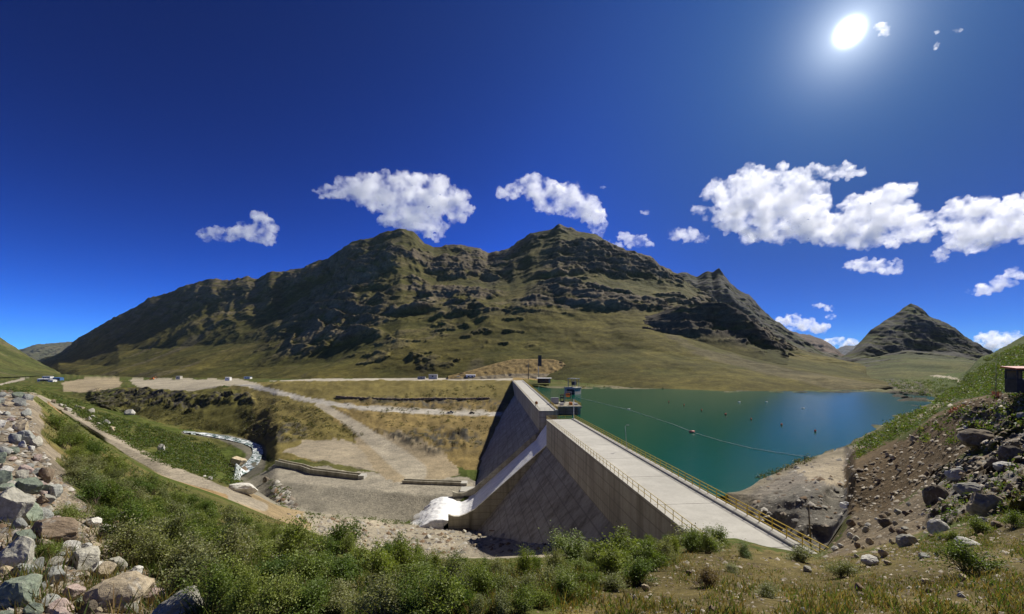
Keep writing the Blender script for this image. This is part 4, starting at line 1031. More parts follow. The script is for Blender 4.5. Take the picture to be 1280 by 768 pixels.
BIG = [
 ('grey', 4, 632, 44, 'big pale grey boulder cut off by the left frame edge, tallest in the pile', 1.2),
 ('green', 32, 608, 32, 'greenish boulder wedged right of the tallest pale boulder', .7),
 ('blue', 60, 614, 23, 'blue grey block lying between the green boulder and the shrubs', .95),
 ('grey', 54, 625, 18, 'small grey stone just below the blue grey block', .8),
 ('green', 28, 643, 31, 'broad grey green slab below the wedged green boulder', .95),
 ('blue', 47, 646, 24, 'blue tinted boulder above the wide brown boulder', .85),
 ('brown', 59, 666, 53, 'wide brown boulder in the middle of the left pile', .52),
 ('green', 25, 675, 28, 'mossy green stone left of the wide brown boulder', .9),
 ('grey', 7, 698, 40, 'pale rounded boulder at the left frame edge below the tallest one', 1.1),
 ('green', 27, 704, 22, 'green grey stone tucked behind the dark grey stone', .9),
 ('blue', 62, 722, 29, 'dark grey angular stone among weeds near the lower left', .75),
 ('green', 12, 742, 50, 'large greenish boulder in the bottom left corner with an ochre edge', .85),
 ('tan', 139, 750, 76, 'largest tan boulder on the bottom edge of the picture', .58),
 ('grey', 100, 702, 34, 'grey green slab pointing toward the shrubs', .8),
 ('tan', 122, 716, 34, 'low ochre stone behind the largest tan boulder', .5),
 ('pale', 161, 719, 25, 'pale narrow stone at the edge of the green shrubs', .55),
 ('grey', 214, 761, 58, 'broad grey boulder on the bottom edge right of the tan one', .6),
 ('pink', 184, 748, 34, 'pinkish stone squeezed between the tan and the grey boulder', .6),
 ('pink', 86, 742, 28, 'pinkish grey stone left of the largest tan boulder', .7),
 ('pale', 99, 688, 20, 'white angular stone above the grey green slab', .7),
 ('dark', 106, 762, 20, 'dark maroon stone at the foot of the largest tan boulder', .8),
 ('pink', 70, 762, 26, 'rosy stone at the bottom edge left of the dark maroon stone', .6),
 ('blue', 28, 548, 22, 'blue grey boulder high on the left pile', .85),
 ('tan', 23, 533, 18, 'ochre stone high on the left pile above the blue grey boulder', 1.0),
 ('grey', 40, 553, 15, 'small grey stone right of the high blue grey boulder', 1.0),
 ('pink', 28, 588, 18, 'pinkish white stone above the wedged green boulder', .75),
 ('pale', 3, 590, 16, 'white stone at the frame edge above the tallest boulder', .9),
 ('grey', 128, 664, 22, 'grey stone half buried among the shrubs right of the brown boulder', .8),
 ('pale', 112, 654, 20, 'light stone lying on bare soil above the half buried grey stone', .6),
 ('pale', 148, 646, 24, 'pale flat stone showing between green shrubs on the bank', .45),
 ('grey', 78, 690, 22, 'grey stone right of the mossy weeds and below the brown boulder', .7),
 ('tan', 130, 612, 16, 'small tan stone in grass at the top of the near bank', .6),
 ('pale', 300, 697, 16, 'pale stone in the shrubs left of the flat white stone', .6),
 ('pale', 337, 698, 24, 'flat white stone lying in the middle of the green bank', .45),
 ('pale', 645, 739, 20, 'pale stone in the dry grass at bottom centre', .6),
 ('pale', 720, 735, 16, 'small pale stone in the shrubs right of bottom centre', .6),
 # right side
 ('pale', 1177, 656, 27, 'pale upright boulder leaning at the foot of the right crag', 1.15),
 ('grey', 1140, 675, 24, 'grey boulder standing on rubble in front of the brown cut bank', .85),
 ('dark', 1111, 653, 17, 'dark stone at the foot of the brown cut bank', .9),
 ('blue', 1158, 694, 15, 'small blue grey stone right of the grey boulder', .8),
 ('pale', 1092, 703, 22, 'pale flat stone near the lower end of the dam railing', .55),
 ('tan', 1243, 624, 54, 'large pale outcrop block on the right slope', .85),
 ('grey', 1218, 607, 34, 'grey block left of the large pale outcrop', .8),
 ('dark', 1176, 614, 34, 'dark jagged crag at the left end of the right rock band', 1.25),
 ('dark', 1228, 542, 52, 'broad dark outcrop high on the right slope below the booth', .6),
 ('brown', 1268, 612, 24, 'brownish block near the right frame edge beside the pale outcrop', 1.0),
 ('dark', 1272, 560, 34, 'dark block at the right frame edge under the broad outcrop', .9),
 ('pale', 1217, 678, 32, 'flat pale slab in grass low on the right slope', .45),
 ('grey', 1200, 590, 26, 'grey rock above the dark jagged crag', .7),
 ('brown', 1250, 655, 22, 'brown stone in grass below the large pale outcrop', .6),
 ('pale', 1262, 580, 28, 'whitish rock between the dark blocks at the right edge', .6),
 # further off
 ('tan', 293, 578, 24, 'large rounded boulder on the river bank at the bend', .65),
 ('brown', 300, 590, 16, 'brown rock at the water edge below the rounded boulder', .8),
 ('pale', 160, 516, 11, 'pale boulder on the slope beyond the track', .7),
 ('pale', 200, 560, 11, 'pale stone in bushes between the track and the river', .9),
 ('pale', 300, 611, 34, 'white broken slab at the lower end of the dirt track', .4),
 ('dark', 332, 600, 9, 'dark rock where the river leaves the channel wall', .9),
]
for k, px, py, w_, lb, asp in BIG: stone(k, px, py, w_, lb, asp=asp*(0.85 if px > 1100 else 1), sink=0.50 if px > 1100 else 0.28, lo=w_ < 20, cat='boulder' if w_ > 19 else 'stone', name='boulder' if w_ > 19 else 'stone')
# fill of the rock pile and of the right slope: stones that nothing tells apart carry one label per place
ZONES = [
 ([(-40,486),(30,490),(42,520),(50,570),(60,620),(20,640),(-40,640)], 62, (8, 17), ('grey','grey','pale','blue','tan','green','pink'), 'medium stone in the tumbled rock pile along the upper left edge', 'stones of the upper left rock pile'),
 ([(-10,560),(55,590),(95,650),(150,705),(235,775),(-10,775)], 52, (10, 24), ('grey','pale','blue','tan','green','pink','brown'), 'loose stone among the boulders at the lower left', 'loose stones at the lower left'),
 ([(1040,690),(1068,645),(1150,625),(1190,650),(1180,690),(1100,715)], 34, (6, 12), ('tan','pale','grey','brown'), 'rubble stone on the bare slope in front of the brown cut bank', 'rubble before the cut bank'),
 ([(1150,610),(1200,575),(1290,545),(1290,660),(1200,650)], 14, (8, 18), ('grey','dark','pale','brown'), 'stone lodged in the rock band on the right slope', 'stones of the right rock band'),
 ([(1150,520),(1200,500),(1290,492),(1290,545),(1190,570),(1120,570)], 16, (5, 11), ('brown','grey','tan','pale'), 'stone on the rough slope below the booth', 'stones below the booth'),
 ([(860,690),(1040,705),(1280,660),(1280,770),(700,770),(760,735)], 20, (5, 12), ('tan','pale','tan','brown','grey'), 'small stone in the dry foreground grass', 'stones in the dry grass'),
 ([(1070,590),(1130,552),(1165,530),(1190,560),(1150,610),(1075,635)], 14, (5, 8), ('brown','brown','tan','grey'), 'stone sticking out of the brown cut bank', 'stones in the cut bank'),
 ([(360,646),(520,660),(700,672),(800,672),(760,690),(520,692),(430,680)], 16, (4, 8), ('pale','grey','tan'), 'stone on the gravel flat at the foot of the dam', 'stones on the gravel flat'),
 ([(50,496),(110,525),(180,562),(300,612),(250,595),(150,545),(120,512)], 16, (4, 9), ('pale','tan','grey'), 'pale stone along the far edge of the dirt track', 'stones along the track'),
]
def sample_zone(poly, n, spacing, rr, tries=60):
    xs = [p[0] for p in poly]; ys = [p[1] for p in poly]; out = []; k = 0
    while len(out) < n and k < n*tries:
        k += 1
        x, y = rr.uniform(min(xs), max(xs)), rr.uniform(min(ys), max(ys))
        if not in_poly(poly, np.array([x]), np.array([y]))[0]: continue
        sp = spacing(x, y)
        if any((x-a)**2+((y-b)*1.4)**2 < (0.5*(sp+c))**2 for a, b, c in out): continue
        out.append((x, y, sp))
    return out
for poly, n, (a, b), kinds, lb, gp in ZONES:
    for x, y, sp in sample_zone(poly, n, lambda x, y: rs.uniform(a, b)*0.75, rs):
        stone(rs.choice(kinds), x, y, sp/0.75, lb, 'stone', gp, asp=rs.uniform(.5, .95), lo=True)
# uncountable gravel: one sheet of chips
def chips(name, label, zones, mats, count, seed, wh=(1.0, 3.0)):
    rr = np.random.RandomState(seed); vs, fs, cs = [], [], []
    r2 = random.Random(seed)
    pal = np.array(mats)
    for poly, n in zones:
        xs = [p[0] for p in poly]; ys = [p[1] for p in poly]
        X = rr.uniform(min(xs), max(xs), n*3); Yp = rr.uniform(min(ys), max(ys), n*3)
        ok = in_poly(poly, X, Yp); X, Yp = X[ok][:n], Yp[ok][:n]
        for x, y in zip(X, Yp):
            d = hit(x, y); s_ = r2.uniform(*wh)/F*d*(r2.random()**3*2.2+0.4)
            c = P(x, y, d); b0 = len(vs)
            pts = [Vector((r2.uniform(.6, 1)*math.cos(q*1.2566+r2.uniform(-.3, .3)), r2.uniform(.6, 1)*math.sin(q*1.2566), r2.uniform(-.2, .15))) for q in range(5)]
            for q in pts: vs.append(tuple(c+q*s_))
            vs.append(tuple(c+Vector((r2.uniform(-.3, .3), r2.uniform(-.3, .3), r2.uniform(.35, .8)))*s_))
            for q in range(5): fs.append((b0+q, b0+(q+1) % 5, b0+5))
            cs += [pal[r2.randrange(len(pal))]*r2.uniform(.7, 1.15)]*6
    o = link(name, np_mesh(name, np.array(vs), np.array(fs), np.array(cs)), M_CHIP)
    return tag(o, kind='stuff', label=label)
M_CHIP, t_, b_ = new_mat('stone_chips'); a_ = t_.nodes.new('ShaderNodeVertexColor'); a_.layer_name = 'Col'
t_.links.new(a_.outputs[0], b_.inputs['Base Color']); b_.inputs['Roughness'].default_value = 0.95
BROWNS = [(0.20,0.15,0.09), (0.15,0.11,0.07), (0.11,0.085,0.055), (0.25,0.20,0.13), (0.30,0.26,0.20)]
chips('gravel', 'brown gravel and chips over the right slope and the dry foreground', [
 ([(1030,700),(1068,640),(1150,600),(1200,570),(1290,520),(1290,640),(1180,690),(1090,715)], 2400),
 ([(1064,640),(1060,592),(1130,548),(1165,520),(1200,502),(1290,490),(1290,545),(1190,600),(1110,640)], 1500),
 ([(640,775),(760,735),(860,690),(1030,703),(1290,650),(1290,775)], 3600)], BROWNS+[(0.42,0.37,0.29)], 0, 14, (0.8, 2.2))
chips('rubble', 'loose pale rubble between the boulders and on the gravel flats', [
 ([(-10,486),(30,490),(50,560),(120,650),(240,770),(-10,770)], 5500),
 ([(352,642),(520,658),(760,669),(850,676),(850,690),(500,693),(420,676)], 1800),
 ([(340,600),(345,626),(372,640),(360,612)], 250),

 ([(1000,690),(1060,640),(1075,600),(1085,556),(1020,575),(960,596),(930,640)], 500)],
 [(0.33,0.30,0.25), (0.24,0.20,0.15), (0.19,0.175,0.15), (0.42,0.39,0.33), (0.20,0.135,0.08), (0.14,0.11,0.08)], 0, 4)

# ------------------------------------------------------------------ shrubs, grass
def mat_leaf(name, a, c, trans=0.35):
    m, t, b = new_mat(name)
    vc = t.nodes.new('ShaderNodeVertexColor'); vc.layer_name = 'Col'; oi = t.nodes.new('ShaderNodeObjectInfo')
    cc = mixc(t, oi.outputs['Random'], a, c)
    cc = mixc(t, 1.0, cc, vc.outputs[0], 'MULTIPLY')
    t.links.new(cc, b.inputs['Base Color']); b.inputs['Roughness'].default_value = 0.55
    b.inputs['Specular IOR Level'].default_value = 0.3
    tr = t.nodes.new('ShaderNodeBsdfTranslucent'); t.links.new(mixc(t, 1.0, cc, (1.3, 1.4, 0.6), 'MULTIPLY'), tr.inputs[0])
    mx = t.nodes.new('ShaderNodeMixShader'); mx.inputs[0].default_value = trans
    out = t.nodes['Material Output']
    t.links.new(b.outputs[0], mx.inputs[1]); t.links.new(tr.outputs[0], mx.inputs[2]); t.links.new(mx.outputs[0], out.inputs[0])
    return m
M_LEAF = mat_leaf('shrub_leaves', (0.13, 0.175, 0.036), (0.215, 0.245, 0.062))
M_LEAFG = mat_leaf('grey_shrub_leaves', (0.17, 0.19, 0.085), (0.25, 0.25, 0.125))
M_LEAFD = mat_leaf('dark_shrub_leaves', (0.075, 0.125, 0.024), (0.125, 0.175, 0.036))
M_TWIG = mat_flat('twigs', (0.12, 0.09, 0.06), .9, .4, 8)
def shrub_me(seed, n_stem=24, n_leaf=190, leaf=0.036):
    r = random.Random(seed); mb = MB(); vs, fs, cs = [], [], []
    for k in range(n_stem):
        a = r.uniform(0, 6.283); out = r.uniform(0.05, 0.52)*math.sqrt(r.random()*0.8+0.2); hgt = r.uniform(0.42, 0.78)*(1-0.55*(out/0.55)**2)
        out *= 1.0+0.45*math.sin(a*2+seed); hgt *= 1.0+0.3*math.sin(a+seed*1.7); p0 = Vector((r.gauss(0, .1), r.gauss(0, .1), -0.05)); p2 = Vector((math.cos(a)*out, math.sin(a)*out, hgt)); p1 = p0.lerp(p2, .5)+Vector((r.gauss(0, .04), r.gauss(0, .04), .05))
        mb.tube([p0, p1, p2], 0.012, 4, 0.003, False)
        tips = [(p1.lerp(p2, r.uniform(.1, 1)), ) for _ in range(3)]+[(p2,)]
        for (c,) in tips:
            sz = r.uniform(.08, .17); shade = r.uniform(.7, 1.25)
            for _ in range(n_leaf//4):
                d = Vector((r.gauss(0, 1), r.gauss(0, 1), r.gauss(0, .9)))
                q = c + d*sz*0.62
                if q.z < 0.01: continue
                u = Vector((r.gauss(0, 1), r.gauss(0, 1), r.gauss(.6, .7))).normalized(); v = u.cross(Vector((r.gauss(0, 1), r.gauss(0, 1), r.gauss(0, 1)))).normalized()
                L_ = leaf*r.uniform(.7, 1.5); b0 = len(vs)
                vs += [tuple(q), tuple(q+u*L_*.5+v*L_*.27), tuple(q+u*L_), tuple(q+u*L_*.5-v*L_*.27)]
                fs.append((b0, b0+1, b0+2, b0+3)); sh = shade*r.uniform(.75, 1.25); cs += [(sh, sh*r.uniform(.95, 1.05), sh*.9)]*4
    return mb.mesh('stems', False), np_mesh('foliage', np.array(vs), np.array(fs), np.array(cs))
SHR = [shrub_me(100+i) for i in range(6)]
SHD = [shrub_me(200+i, 26, 160, 0.034) for i in range(3)]
for st, fo in SHR+SHD: st.materials.append(M_TWIG); fo.materials.append(M_LEAF)
def shrub(px, py, size, label, group, mat=None, protos=None, flat=1.0, name='shrub', parts=True):
    Yd = hit(px, py); g = P(px, py, Yd); s_ = size/F*Yd
    st, fo = rs.choice(protos or SHR)
    t = empty(name, g-Vector((0, 0, 0.04*s_)), rs.uniform(0, 6.28)); t.scale = (s_*rs.uniform(.75, 1.5), s_*rs.uniform(.75, 1.5), s_*flat*rs.uniform(.6, 1.25)); t.rotation_euler = (rs.gauss(0, .12), rs.gauss(0, .12), rs.uniform(0, 6.28))
    tag(t, label, 'shrub', group)
    f = bpy.data.objects.new('foliage', fo); COL.objects.link(f); f.parent = t
    f.material_slots[0].link = 'OBJECT'; f.material_slots[0].material = mat or M_LEAF
    if parts:
        s2 = bpy.data.objects.new('stems', st); COL.objects.link(s2); s2.parent = t
    return t
SHZ = [
 ([(70,530),(105,560),(195,615),(296,652),(420,692),(400,710),(280,690),(180,660),(90,600)], 120, (0.6, 1.2), (10, 26), 'green shrub crowded on the upper edge of the left bank', 'shrubs on the upper left bank'),
 ([(95,600),(180,650),(290,690),(420,690),(520,694),(560,765),(260,765),(170,700),(120,650)], 95, (0.55, 1.0), (26, 62), 'leafy green shrub in the dense foreground thicket', 'shrubs of the foreground thicket'),
 ([(520,712),(690,712),(740,708),(840,694),(790,730),(640,765),(540,765)], 48, (0.4, 0.7), (16, 40), 'green shrub in the foreground left of the dry grass', 'shrubs in front of the dam'),
 ([(700,694),(760,692),(850,676),(905,680),(880,694),(780,706)], 26, (0.7, 1.2), (20, 34), 'green shrub along the lip below the dam walkway', 'shrubs along the lip'),
]
def shrub_px(y, x, a, b):
    d = hit(x, y); return rs.uniform(a, b)/d*F
for poly, n, (a, b), (lo_, hi_), lb, gp in SHZ:
    for x, y, sp in sorted(sample_zone(poly, n, lambda x, y: min(hi_, max(lo_, shrub_px(y, x, a, b)))*0.55, rs), key=lambda q: q[1]):
        q = rs.random()
        m_ = M_LEAF if q < .5 else (M_LEAFD if q < .68 else M_LEAFG)
        shrub(x, y+sp*0.25, sp/0.55, {M_LEAF: lb, M_LEAFD: lb.replace('green', 'dark green'), M_LEAFG: lb.replace('leafy green', 'grey green').replace('green shrub', 'grey green shrub') if 'grey' not in lb else lb}[m_].replace('grey grey', 'grey'), gp, m_)
for px, py, sz, lb, m_ in [
 (772, 706, 62, 'tall green shrub standing out in front of the vertical dam wall', M_LEAF), (715, 704, 70, 'broad bushy green shrub in front of the dark sloped face', M_LEAF),
 (870, 690, 52, 'grey green shrub on the lip just below the end of the pale railing', M_LEAFG), (932, 697, 34, 'round dark green bush alone on the lip in front of the walkway', M_LEAFD),
 (888, 735, 34, 'dry brown tuft shrub in the reddish grass', mat_leaf('dry_shrub', (0.17, 0.12, 0.07), (0.22, 0.16, 0.09))), (1000, 702, 30, 'small grey green bush near the lower end of the walkway', M_LEAFG),
 (1218, 718, 52, 'rounded green bush low on the right slope', M_LEAF), (1052, 722, 36, 'olive shrub in dry grass below the utility pole', M_LEAFG), (1268, 660, 34, 'green shrub at the right frame edge above the grass', M_LEAF),
 (1225, 668, 26, 'green shrub beside the flat pale slab', M_LEAF), (1185, 676, 22, 'small green shrub at the foot of the pale upright boulder', M_LEAF), (915, 716, 24, 'little olive shrub below the round dark bush', M_LEAFG),
 (960, 748, 26, 'sparse olive shrub at the bottom right of the dry grass', M_LEAFG), (60, 698, 40, 'bushy weed growing between the dark grey stone and the brown boulder', M_LEAF), (85, 655, 34, 'green weed right of the blue tinted boulder', M_LEAF),
 (20, 738, 24, 'small weed beside the bottom left boulder', M_LEAF), (425, 692, 50, 'largest dark shrub at the right end of the left thicket', M_LEAFD), (480, 706, 46, 'dark shrub reaching over the gravel flat', M_LEAFD)]:
    shrub(px, py, sz, lb, None, m_, SHD if m_ in (M_LEAFD,) else SHR, .8)
# bushes dotted over the middle distance: uncountable cover
def cover(name, label, zones, seed):
    r = random.Random(seed); rr = np.random.RandomState(seed); vs, fs, cs = [], [], []
    for poly, n, sz, (c0, c1), dmax in zones:
        xs = [p[0] for p in poly]; ys = [p[1] for p in poly]
        X = rr.uniform(min(xs), max(xs), n*4); Yp = rr.uniform(min(ys), max(ys), n*4)
        ok = in_poly(poly, X, Yp); X, Yp = X[ok][:n], Yp[ok][:n]
        for x, y in zip(X, Yp):
            d = hit(x, y)
            if d > dmax: continue
            if perlin(x/22.0, y/9.0, 3.0) < -0.55+0.4*r.random(): continue
            s_ = min(sz/F*d, 2.4)*r.uniform(.5, 1.25); g = P(x, y, d); tone = r.random(); sh = r.uniform(.75, 1.2)
            for _ in range(26):
                q = g + Vector((r.gauss(0, .36), r.gauss(0, .36), abs(r.gauss(0.22, .22))))*s_
                u = Vector((r.gauss(0, 1), r.gauss(0, 1), r.gauss(.3, .8))).normalized(); v = u.cross(Vector((r.gauss(0, 1), r.gauss(0, 1), r.gauss(0, 1)))).normalized()
                L_ = s_*r.uniform(.16, .34); b0 = len(vs)
                vs += [tuple(q-u*L_*.5), tuple(q+v*L_*.4), tuple(q+u*L_*.5), tuple(q-v*L_*.4)]; fs.append((b0, b0+1, b0+2, b0+3))
                c = [(a*(1-tone)+b*tone)*sh*r.uniform(.8, 1.2) for a, b in zip(c0, c1)]; cs += [c]*4
    return tag(link(name, np_mesh(name, np.array(vs), np.array(fs), np.array(cs)), M_COVER), label, kind='stuff')
M_COVER = mat_leaf('bush_cover', (1, 1, 1), (1, 1, 1), 0.45)
GB = ((0.062, 0.095, 0.02), (0.125, 0.145, 0.04)); OB = ((0.06, 0.06, 0.025), (0.12, 0.11, 0.05))
cover('bushes', 'low bushes scattered over the banks and slopes', [
 ([(60,500),(135,512),(210,540),(265,555),(290,585),(300,612),(200,580),(110,528)], 2600, 6, GB, 330), ([(50,500),(62,508),(105,545),(195,600),(296,640),(370,662),(350,668),(280,650),(180,615),(100,565),(60,525)], 520, 7, GB, 40),
 ([(45,486),(130,509),(70,505)], 250, 4, GB, 700), ([(-10,478),(45,482),(60,496),(-10,492)], 150, 4, GB, 900),
 ([(90,492),(180,495),(250,520),(300,540),(230,538),(130,508)], 420, 4, OB, 640),
 ([(300,490),(400,510),(460,545),(340,552),(300,540)], 420, 4, OB, 430), ([(420,500),(620,480),(620,510),(600,560),(520,560)], 420, 3.5, OB, 440),
 ([(1165,505),(1200,480),(1230,450),(1290,428),(1290,486),(1200,500)], 3000, 5, GB, 420), ([(1135,548),(1200,505),(1290,490),(1290,530),(1200,560)], 170, 9, GB, 60), ([(1150,625),(1200,590),(1290,560),(1290,650),(1180,665)], 120, 9, GB, 45), ([(1060,580),(1075,552),(1130,520),(1200,497),(1130,545)], 500, 7, GB, 260),
 ([(1100,476),(1195,474),(1190,500),(1130,492)], 260, 4, GB, 560), ([(905,612),(960,590),(1020,569),(1030,572),(960,596)], 160, 6, OB, 110),
 ([(380,642),(520,654),(600,660),(520,658),(390,648)], 160, 5, GB, 150), ([(330,600),(350,632),(378,640),(350,600)], 30, 5, GB, 210),
 ([(700,470),(1090,480),(1100,488),(720,486)], 300, 2.5, OB, 480)], 6)
# grass and flowers of the foreground: uncountable
def blades(name, label, zones, seed):
    r = random.Random(seed); rr = np.random.RandomState(seed); vs, fs, cs = [], [], []
    for poly, n, (h0, h1), pal in zones:
        xs = [p[0] for p in poly]; ys = [p[1] for p in poly]
        X = rr.uniform(min(xs), max(xs), n*4); Yp = rr.uniform(min(ys), max(ys), n*4)
        ok = in_poly(poly, X, Yp); X, Yp = X[ok][:n], Yp[ok][:n]
        pn = perlin(X/40.0, Yp/22.0, 0.5*np.ones_like(X))
        for x, y, q in zip(X, Yp, pn):
            if q < -0.3*r.random(): continue
            d = hit(x, y)
            if d > 40: continue
            g = P(x, y, d); k = max(1.0, d/9.0)
            for _ in range(4):
                h = r.uniform(h0, h1)*(0.8+0.5*q)*k**0.35; a = r.uniform(0, 6.28); w = 0.006*k
                b = g+Vector((r.gauss(0, .05), r.gauss(0, .05), -.01)); tip = b+Vector((r.gauss(0, .4)*h, r.gauss(0, .4)*h, h)); wv = Vector((math.cos(a), math.sin(a), 0))*w
                b0 = len(vs); vs += [tuple(b-wv), tuple(b+wv), tuple(tip)]; fs.append((b0, b0+1, b0+2))
                c = r.choice(pal); s_ = r.uniform(.7, 1.2); cs += [(c[0]*s_, c[1]*s_, c[2]*s_)]*3
    return tag(link(name, np_mesh(name, np.array(vs), np.array(fs), np.array(cs)), M_BLADE), label, kind='stuff')
M_BLADE = mat_leaf('grass_blades', (1, 1, 1), (1, 1, 1), 0.4)
GP = [(0.06,0.10,0.02), (0.09,0.13,0.03), (0.12,0.13,0.045), (0.16,0.13,0.06)]; DP = [(0.22,0.15,0.06), (0.18,0.11,0.04), (0.13,0.12,0.04), (0.26,0.20,0.10), (0.09,0.10,0.03)]
blades('grass', 'grass and dry stalks covering the foreground slope', [
 ([(45,500),(105,548),(200,602),(300,638),(430,670),(520,692),(560,770),(240,770),(110,640),(60,560)], 6000, (.07, .18), GP),
 ([(520,692),(850,672),(900,680),(800,730),(660,770),(540,770)], 4500, (.07, .18), GP+DP[:2]),
 ([(640,775),(760,730),(880,678),(1030,698),(1290,650),(1290,775)], 6500, (.025, .08), DP+GP[:2]),
 ([(1140,690),(1180,655),(1290,610),(1290,700)], 2200, (.04, .11), GP+DP[:1]),
 ([(0,640),(110,640),(235,770),(0,770)], 900, (.08, .2), GP+DP)], 9)

# ------------------------------------------------------------------ walls of stone, netting, fences
def stone_wall(name, label, pts, h, w, Yfix=None, closed=False):
    r = random.Random(len(pts)*7); ps = [ground(*p) if Yfix is None else P(p[0], p[1], Yfix) for p in pts]
    t = MB()
    for a, b in zip(ps[:-1], ps[1:]):
        n = max(1, int((b-a).length/(w*0.9)))
        for i in range(n):
            q = a.lerp(b, (i+.5)/n)
            for lv in range(2):
                d = Vector((w*r.uniform(.8, 1.3), w*r.uniform(.7, 1.1), h*r.uniform(.45, .7)))
                t.box(q+Vector((r.gauss(0, .1)*w, r.gauss(0, .1)*w, h*(.2+.45*lv))), d, r.uniform(0, 3), r.gauss(0, .15))
    return tag(t.build(name, ST['brown']), label, 'stone wall')
stone_wall('corral_wall', 'oval dry stone corral wall on the grass above the lake', [(746,472),(752,468),(768,466),(786,466.5),(802,469),(813,474),(817,478),(812,481),(798,482.5),(776,481),(756,479)], 2.6, 2.2)
stone_wall('field_wall', 'dark dry stone wall running along the terrace below the crest road', [(420,497),(450,499),(500,500.5),(540,499.5),(580,500),(612,499)], 1.6, 1.6)
# cut slope behind the far abutment: a bench of bare tan earth
mb = MB(); top = [(560,470.5),(590,463),(618,455),(642,449.5),(668,449.3),(692,449.6),(704,453),(712,463),(716,472)]
A_ = [P(x, 474.8, 462) for x, y in top]; B_ = [P(x, y, 462+(474.8-y)*1.7) for x, y in top]; C_ = [P(x, y-0.4, 560) for x, y in top]
nx, nz = 140, 26
def along(ps, f):
    k = f*(len(ps)-1); i = min(len(ps)-2, int(k)); return ps[i].lerp(ps[i+1], k-i)
g = np.array([[tuple(along(A_, i/nx).lerp(along(B_, i/nx), min(1, j/(nz-3))) if j <= nz-3 else along(B_, i/nx).lerp(along(C_, i/nx), (j-nz+3)/3)) for i in range(nx+1)] for j in range(nz+1)])
q_ = fbm(g[..., 0]/5, g[..., 1]/5, g[..., 2]/5, 4); g[..., 1] -= 1.2*q_; g[..., 2] += 0.5*q_*(np.arange(nz+1) < nz-2)[:, None]
pk = fbm(g[..., 0]/2.5, g[..., 1]/9, g[..., 2]/2.5, 3)[..., None]
gc = np.array((0.25, 0.18, 0.075))*(1+0.35*pk)
gc[:7] = gc[:7]*0.5+np.array((0.26, 0.24, 0.19))*0.5
tag(link('cut_slope', np_mesh('cut_slope', g.reshape(-1, 3), grid_faces(nz+1, nx+1), gc.reshape(-1, 3)), M_MID, smooth=True), kind='structure')
# orange netting on the right slope
def netting(label, pts, h, n=16):
    r = random.Random(4); vs, fs = [], []
    ps = [ground(*p) for p in pts]
    for i in range(n+1):
        q = along(ps, i/n)
        for j in range(4): vs.append(tuple(q+Vector((r.gauss(0, .05), r.gauss(0, .06), 0.03+h*j/3*(1+.3*r.gauss(0, 1))))))
    for i in range(n):
        for j in range(3): fs.append((i*4+j, i*4+j+1, (i+1)*4+j+1, (i+1)*4+j))
    mb = MB(); mb.v = vs; mb.f = fs
    o = mb.build('netting', mat_flat('orange_net', (0.55, 0.17, 0.09), .8, .3, 12))
    m = o.modifiers.new('threads', 'WIREFRAME'); m.thickness = 0.05
    return tag(o, label, 'netting')
netting('crumpled orange safety netting on the slope below the thin bare post', [(1239,496),(1243,497),(1247,498),(1251,497)], .55, 14)
netting('strip of fallen orange netting lying along the lake side path', [(1186,517),(1196,514),(1206,509)], .4, 14)
post_lamp(0, 0, 4.4, 0, 'grey post with a small arm at the upstream edge of the far crest', base=FD(0.3, 1.02, far_top(.3)+.42), arm=0.4, r=0.1)

# spray round the foot of the jet
bm = bmesh.new(); r = random.Random(8)
for k in range(26):
    w, z, s_ = -36-r.random()*5.5, -52.6+r.random()*2.6, -1-r.random()*22
    if w > -38: z -= 1.5
    m_ = Matrix.Translation(D(s_, w, z)) @ Matrix.Diagonal((r.uniform(1.2, 2.4), r.uniform(1.6, 3.0), r.uniform(.7, 1.4), 1))
    bmesh.ops.create_icosphere(bm, subdivisions=2, radius=1.0, matrix=m_)
me = bpy.data.meshes.new('spray'); bm.to_mesh(me); bm.free()
o = bpy.data.objects.new('spray', me); COL.objects.link(o)
m = o.modifiers.new('r', 'REMESH'); m.mode = 'VOXEL'; m.voxel_size = 0.35
M_SPRAY = bpy.data.materials.new('spray'); M_SPRAY.use_nodes = True
t_ = M_SPRAY.node_tree; t_.nodes.clear()
vp = t_.nodes.new('ShaderNodeVolumePrincipled'); vp.inputs['Color'].default_value = (1, 1, 1, 1)
vp.inputs['Density'].default_value = 0.35; vp.inputs['Anisotropy'].default_value = 0.3
mo = t_.nodes.new('ShaderNodeOutputMaterial'); t_.links.new(vp.outputs[0], mo.inputs['Volume'])
me.materials.append(M_SPRAY); tag(o, 'white spray where the water jet strikes the pool', kind='stuff')

# ------------------------------------------------------------------ the air between here and the far ridges
M_HAZE = bpy.data.materials.new('haze'); M_HAZE.use_nodes = True
t_ = M_HAZE.node_tree; t_.nodes.clear()
vp = t_.nodes.new('ShaderNodeVolumePrincipled'); vp.inputs['Color'].default_value = (0.72, 0.86, 1.0, 1)
vp.inputs['Density'].default_value = 0.000011; vp.inputs['Anisotropy'].default_value = 0.2
mo = t_.nodes.new('ShaderNodeOutputMaterial'); t_.links.new(vp.outputs[0], mo.inputs['Volume'])
mb = MB(); mb.box((0, 4800, 380), (24000, 10400, 800))
tag(mb.build('haze', M_HAZE), 'thin pale mountain air', kind='stuff')

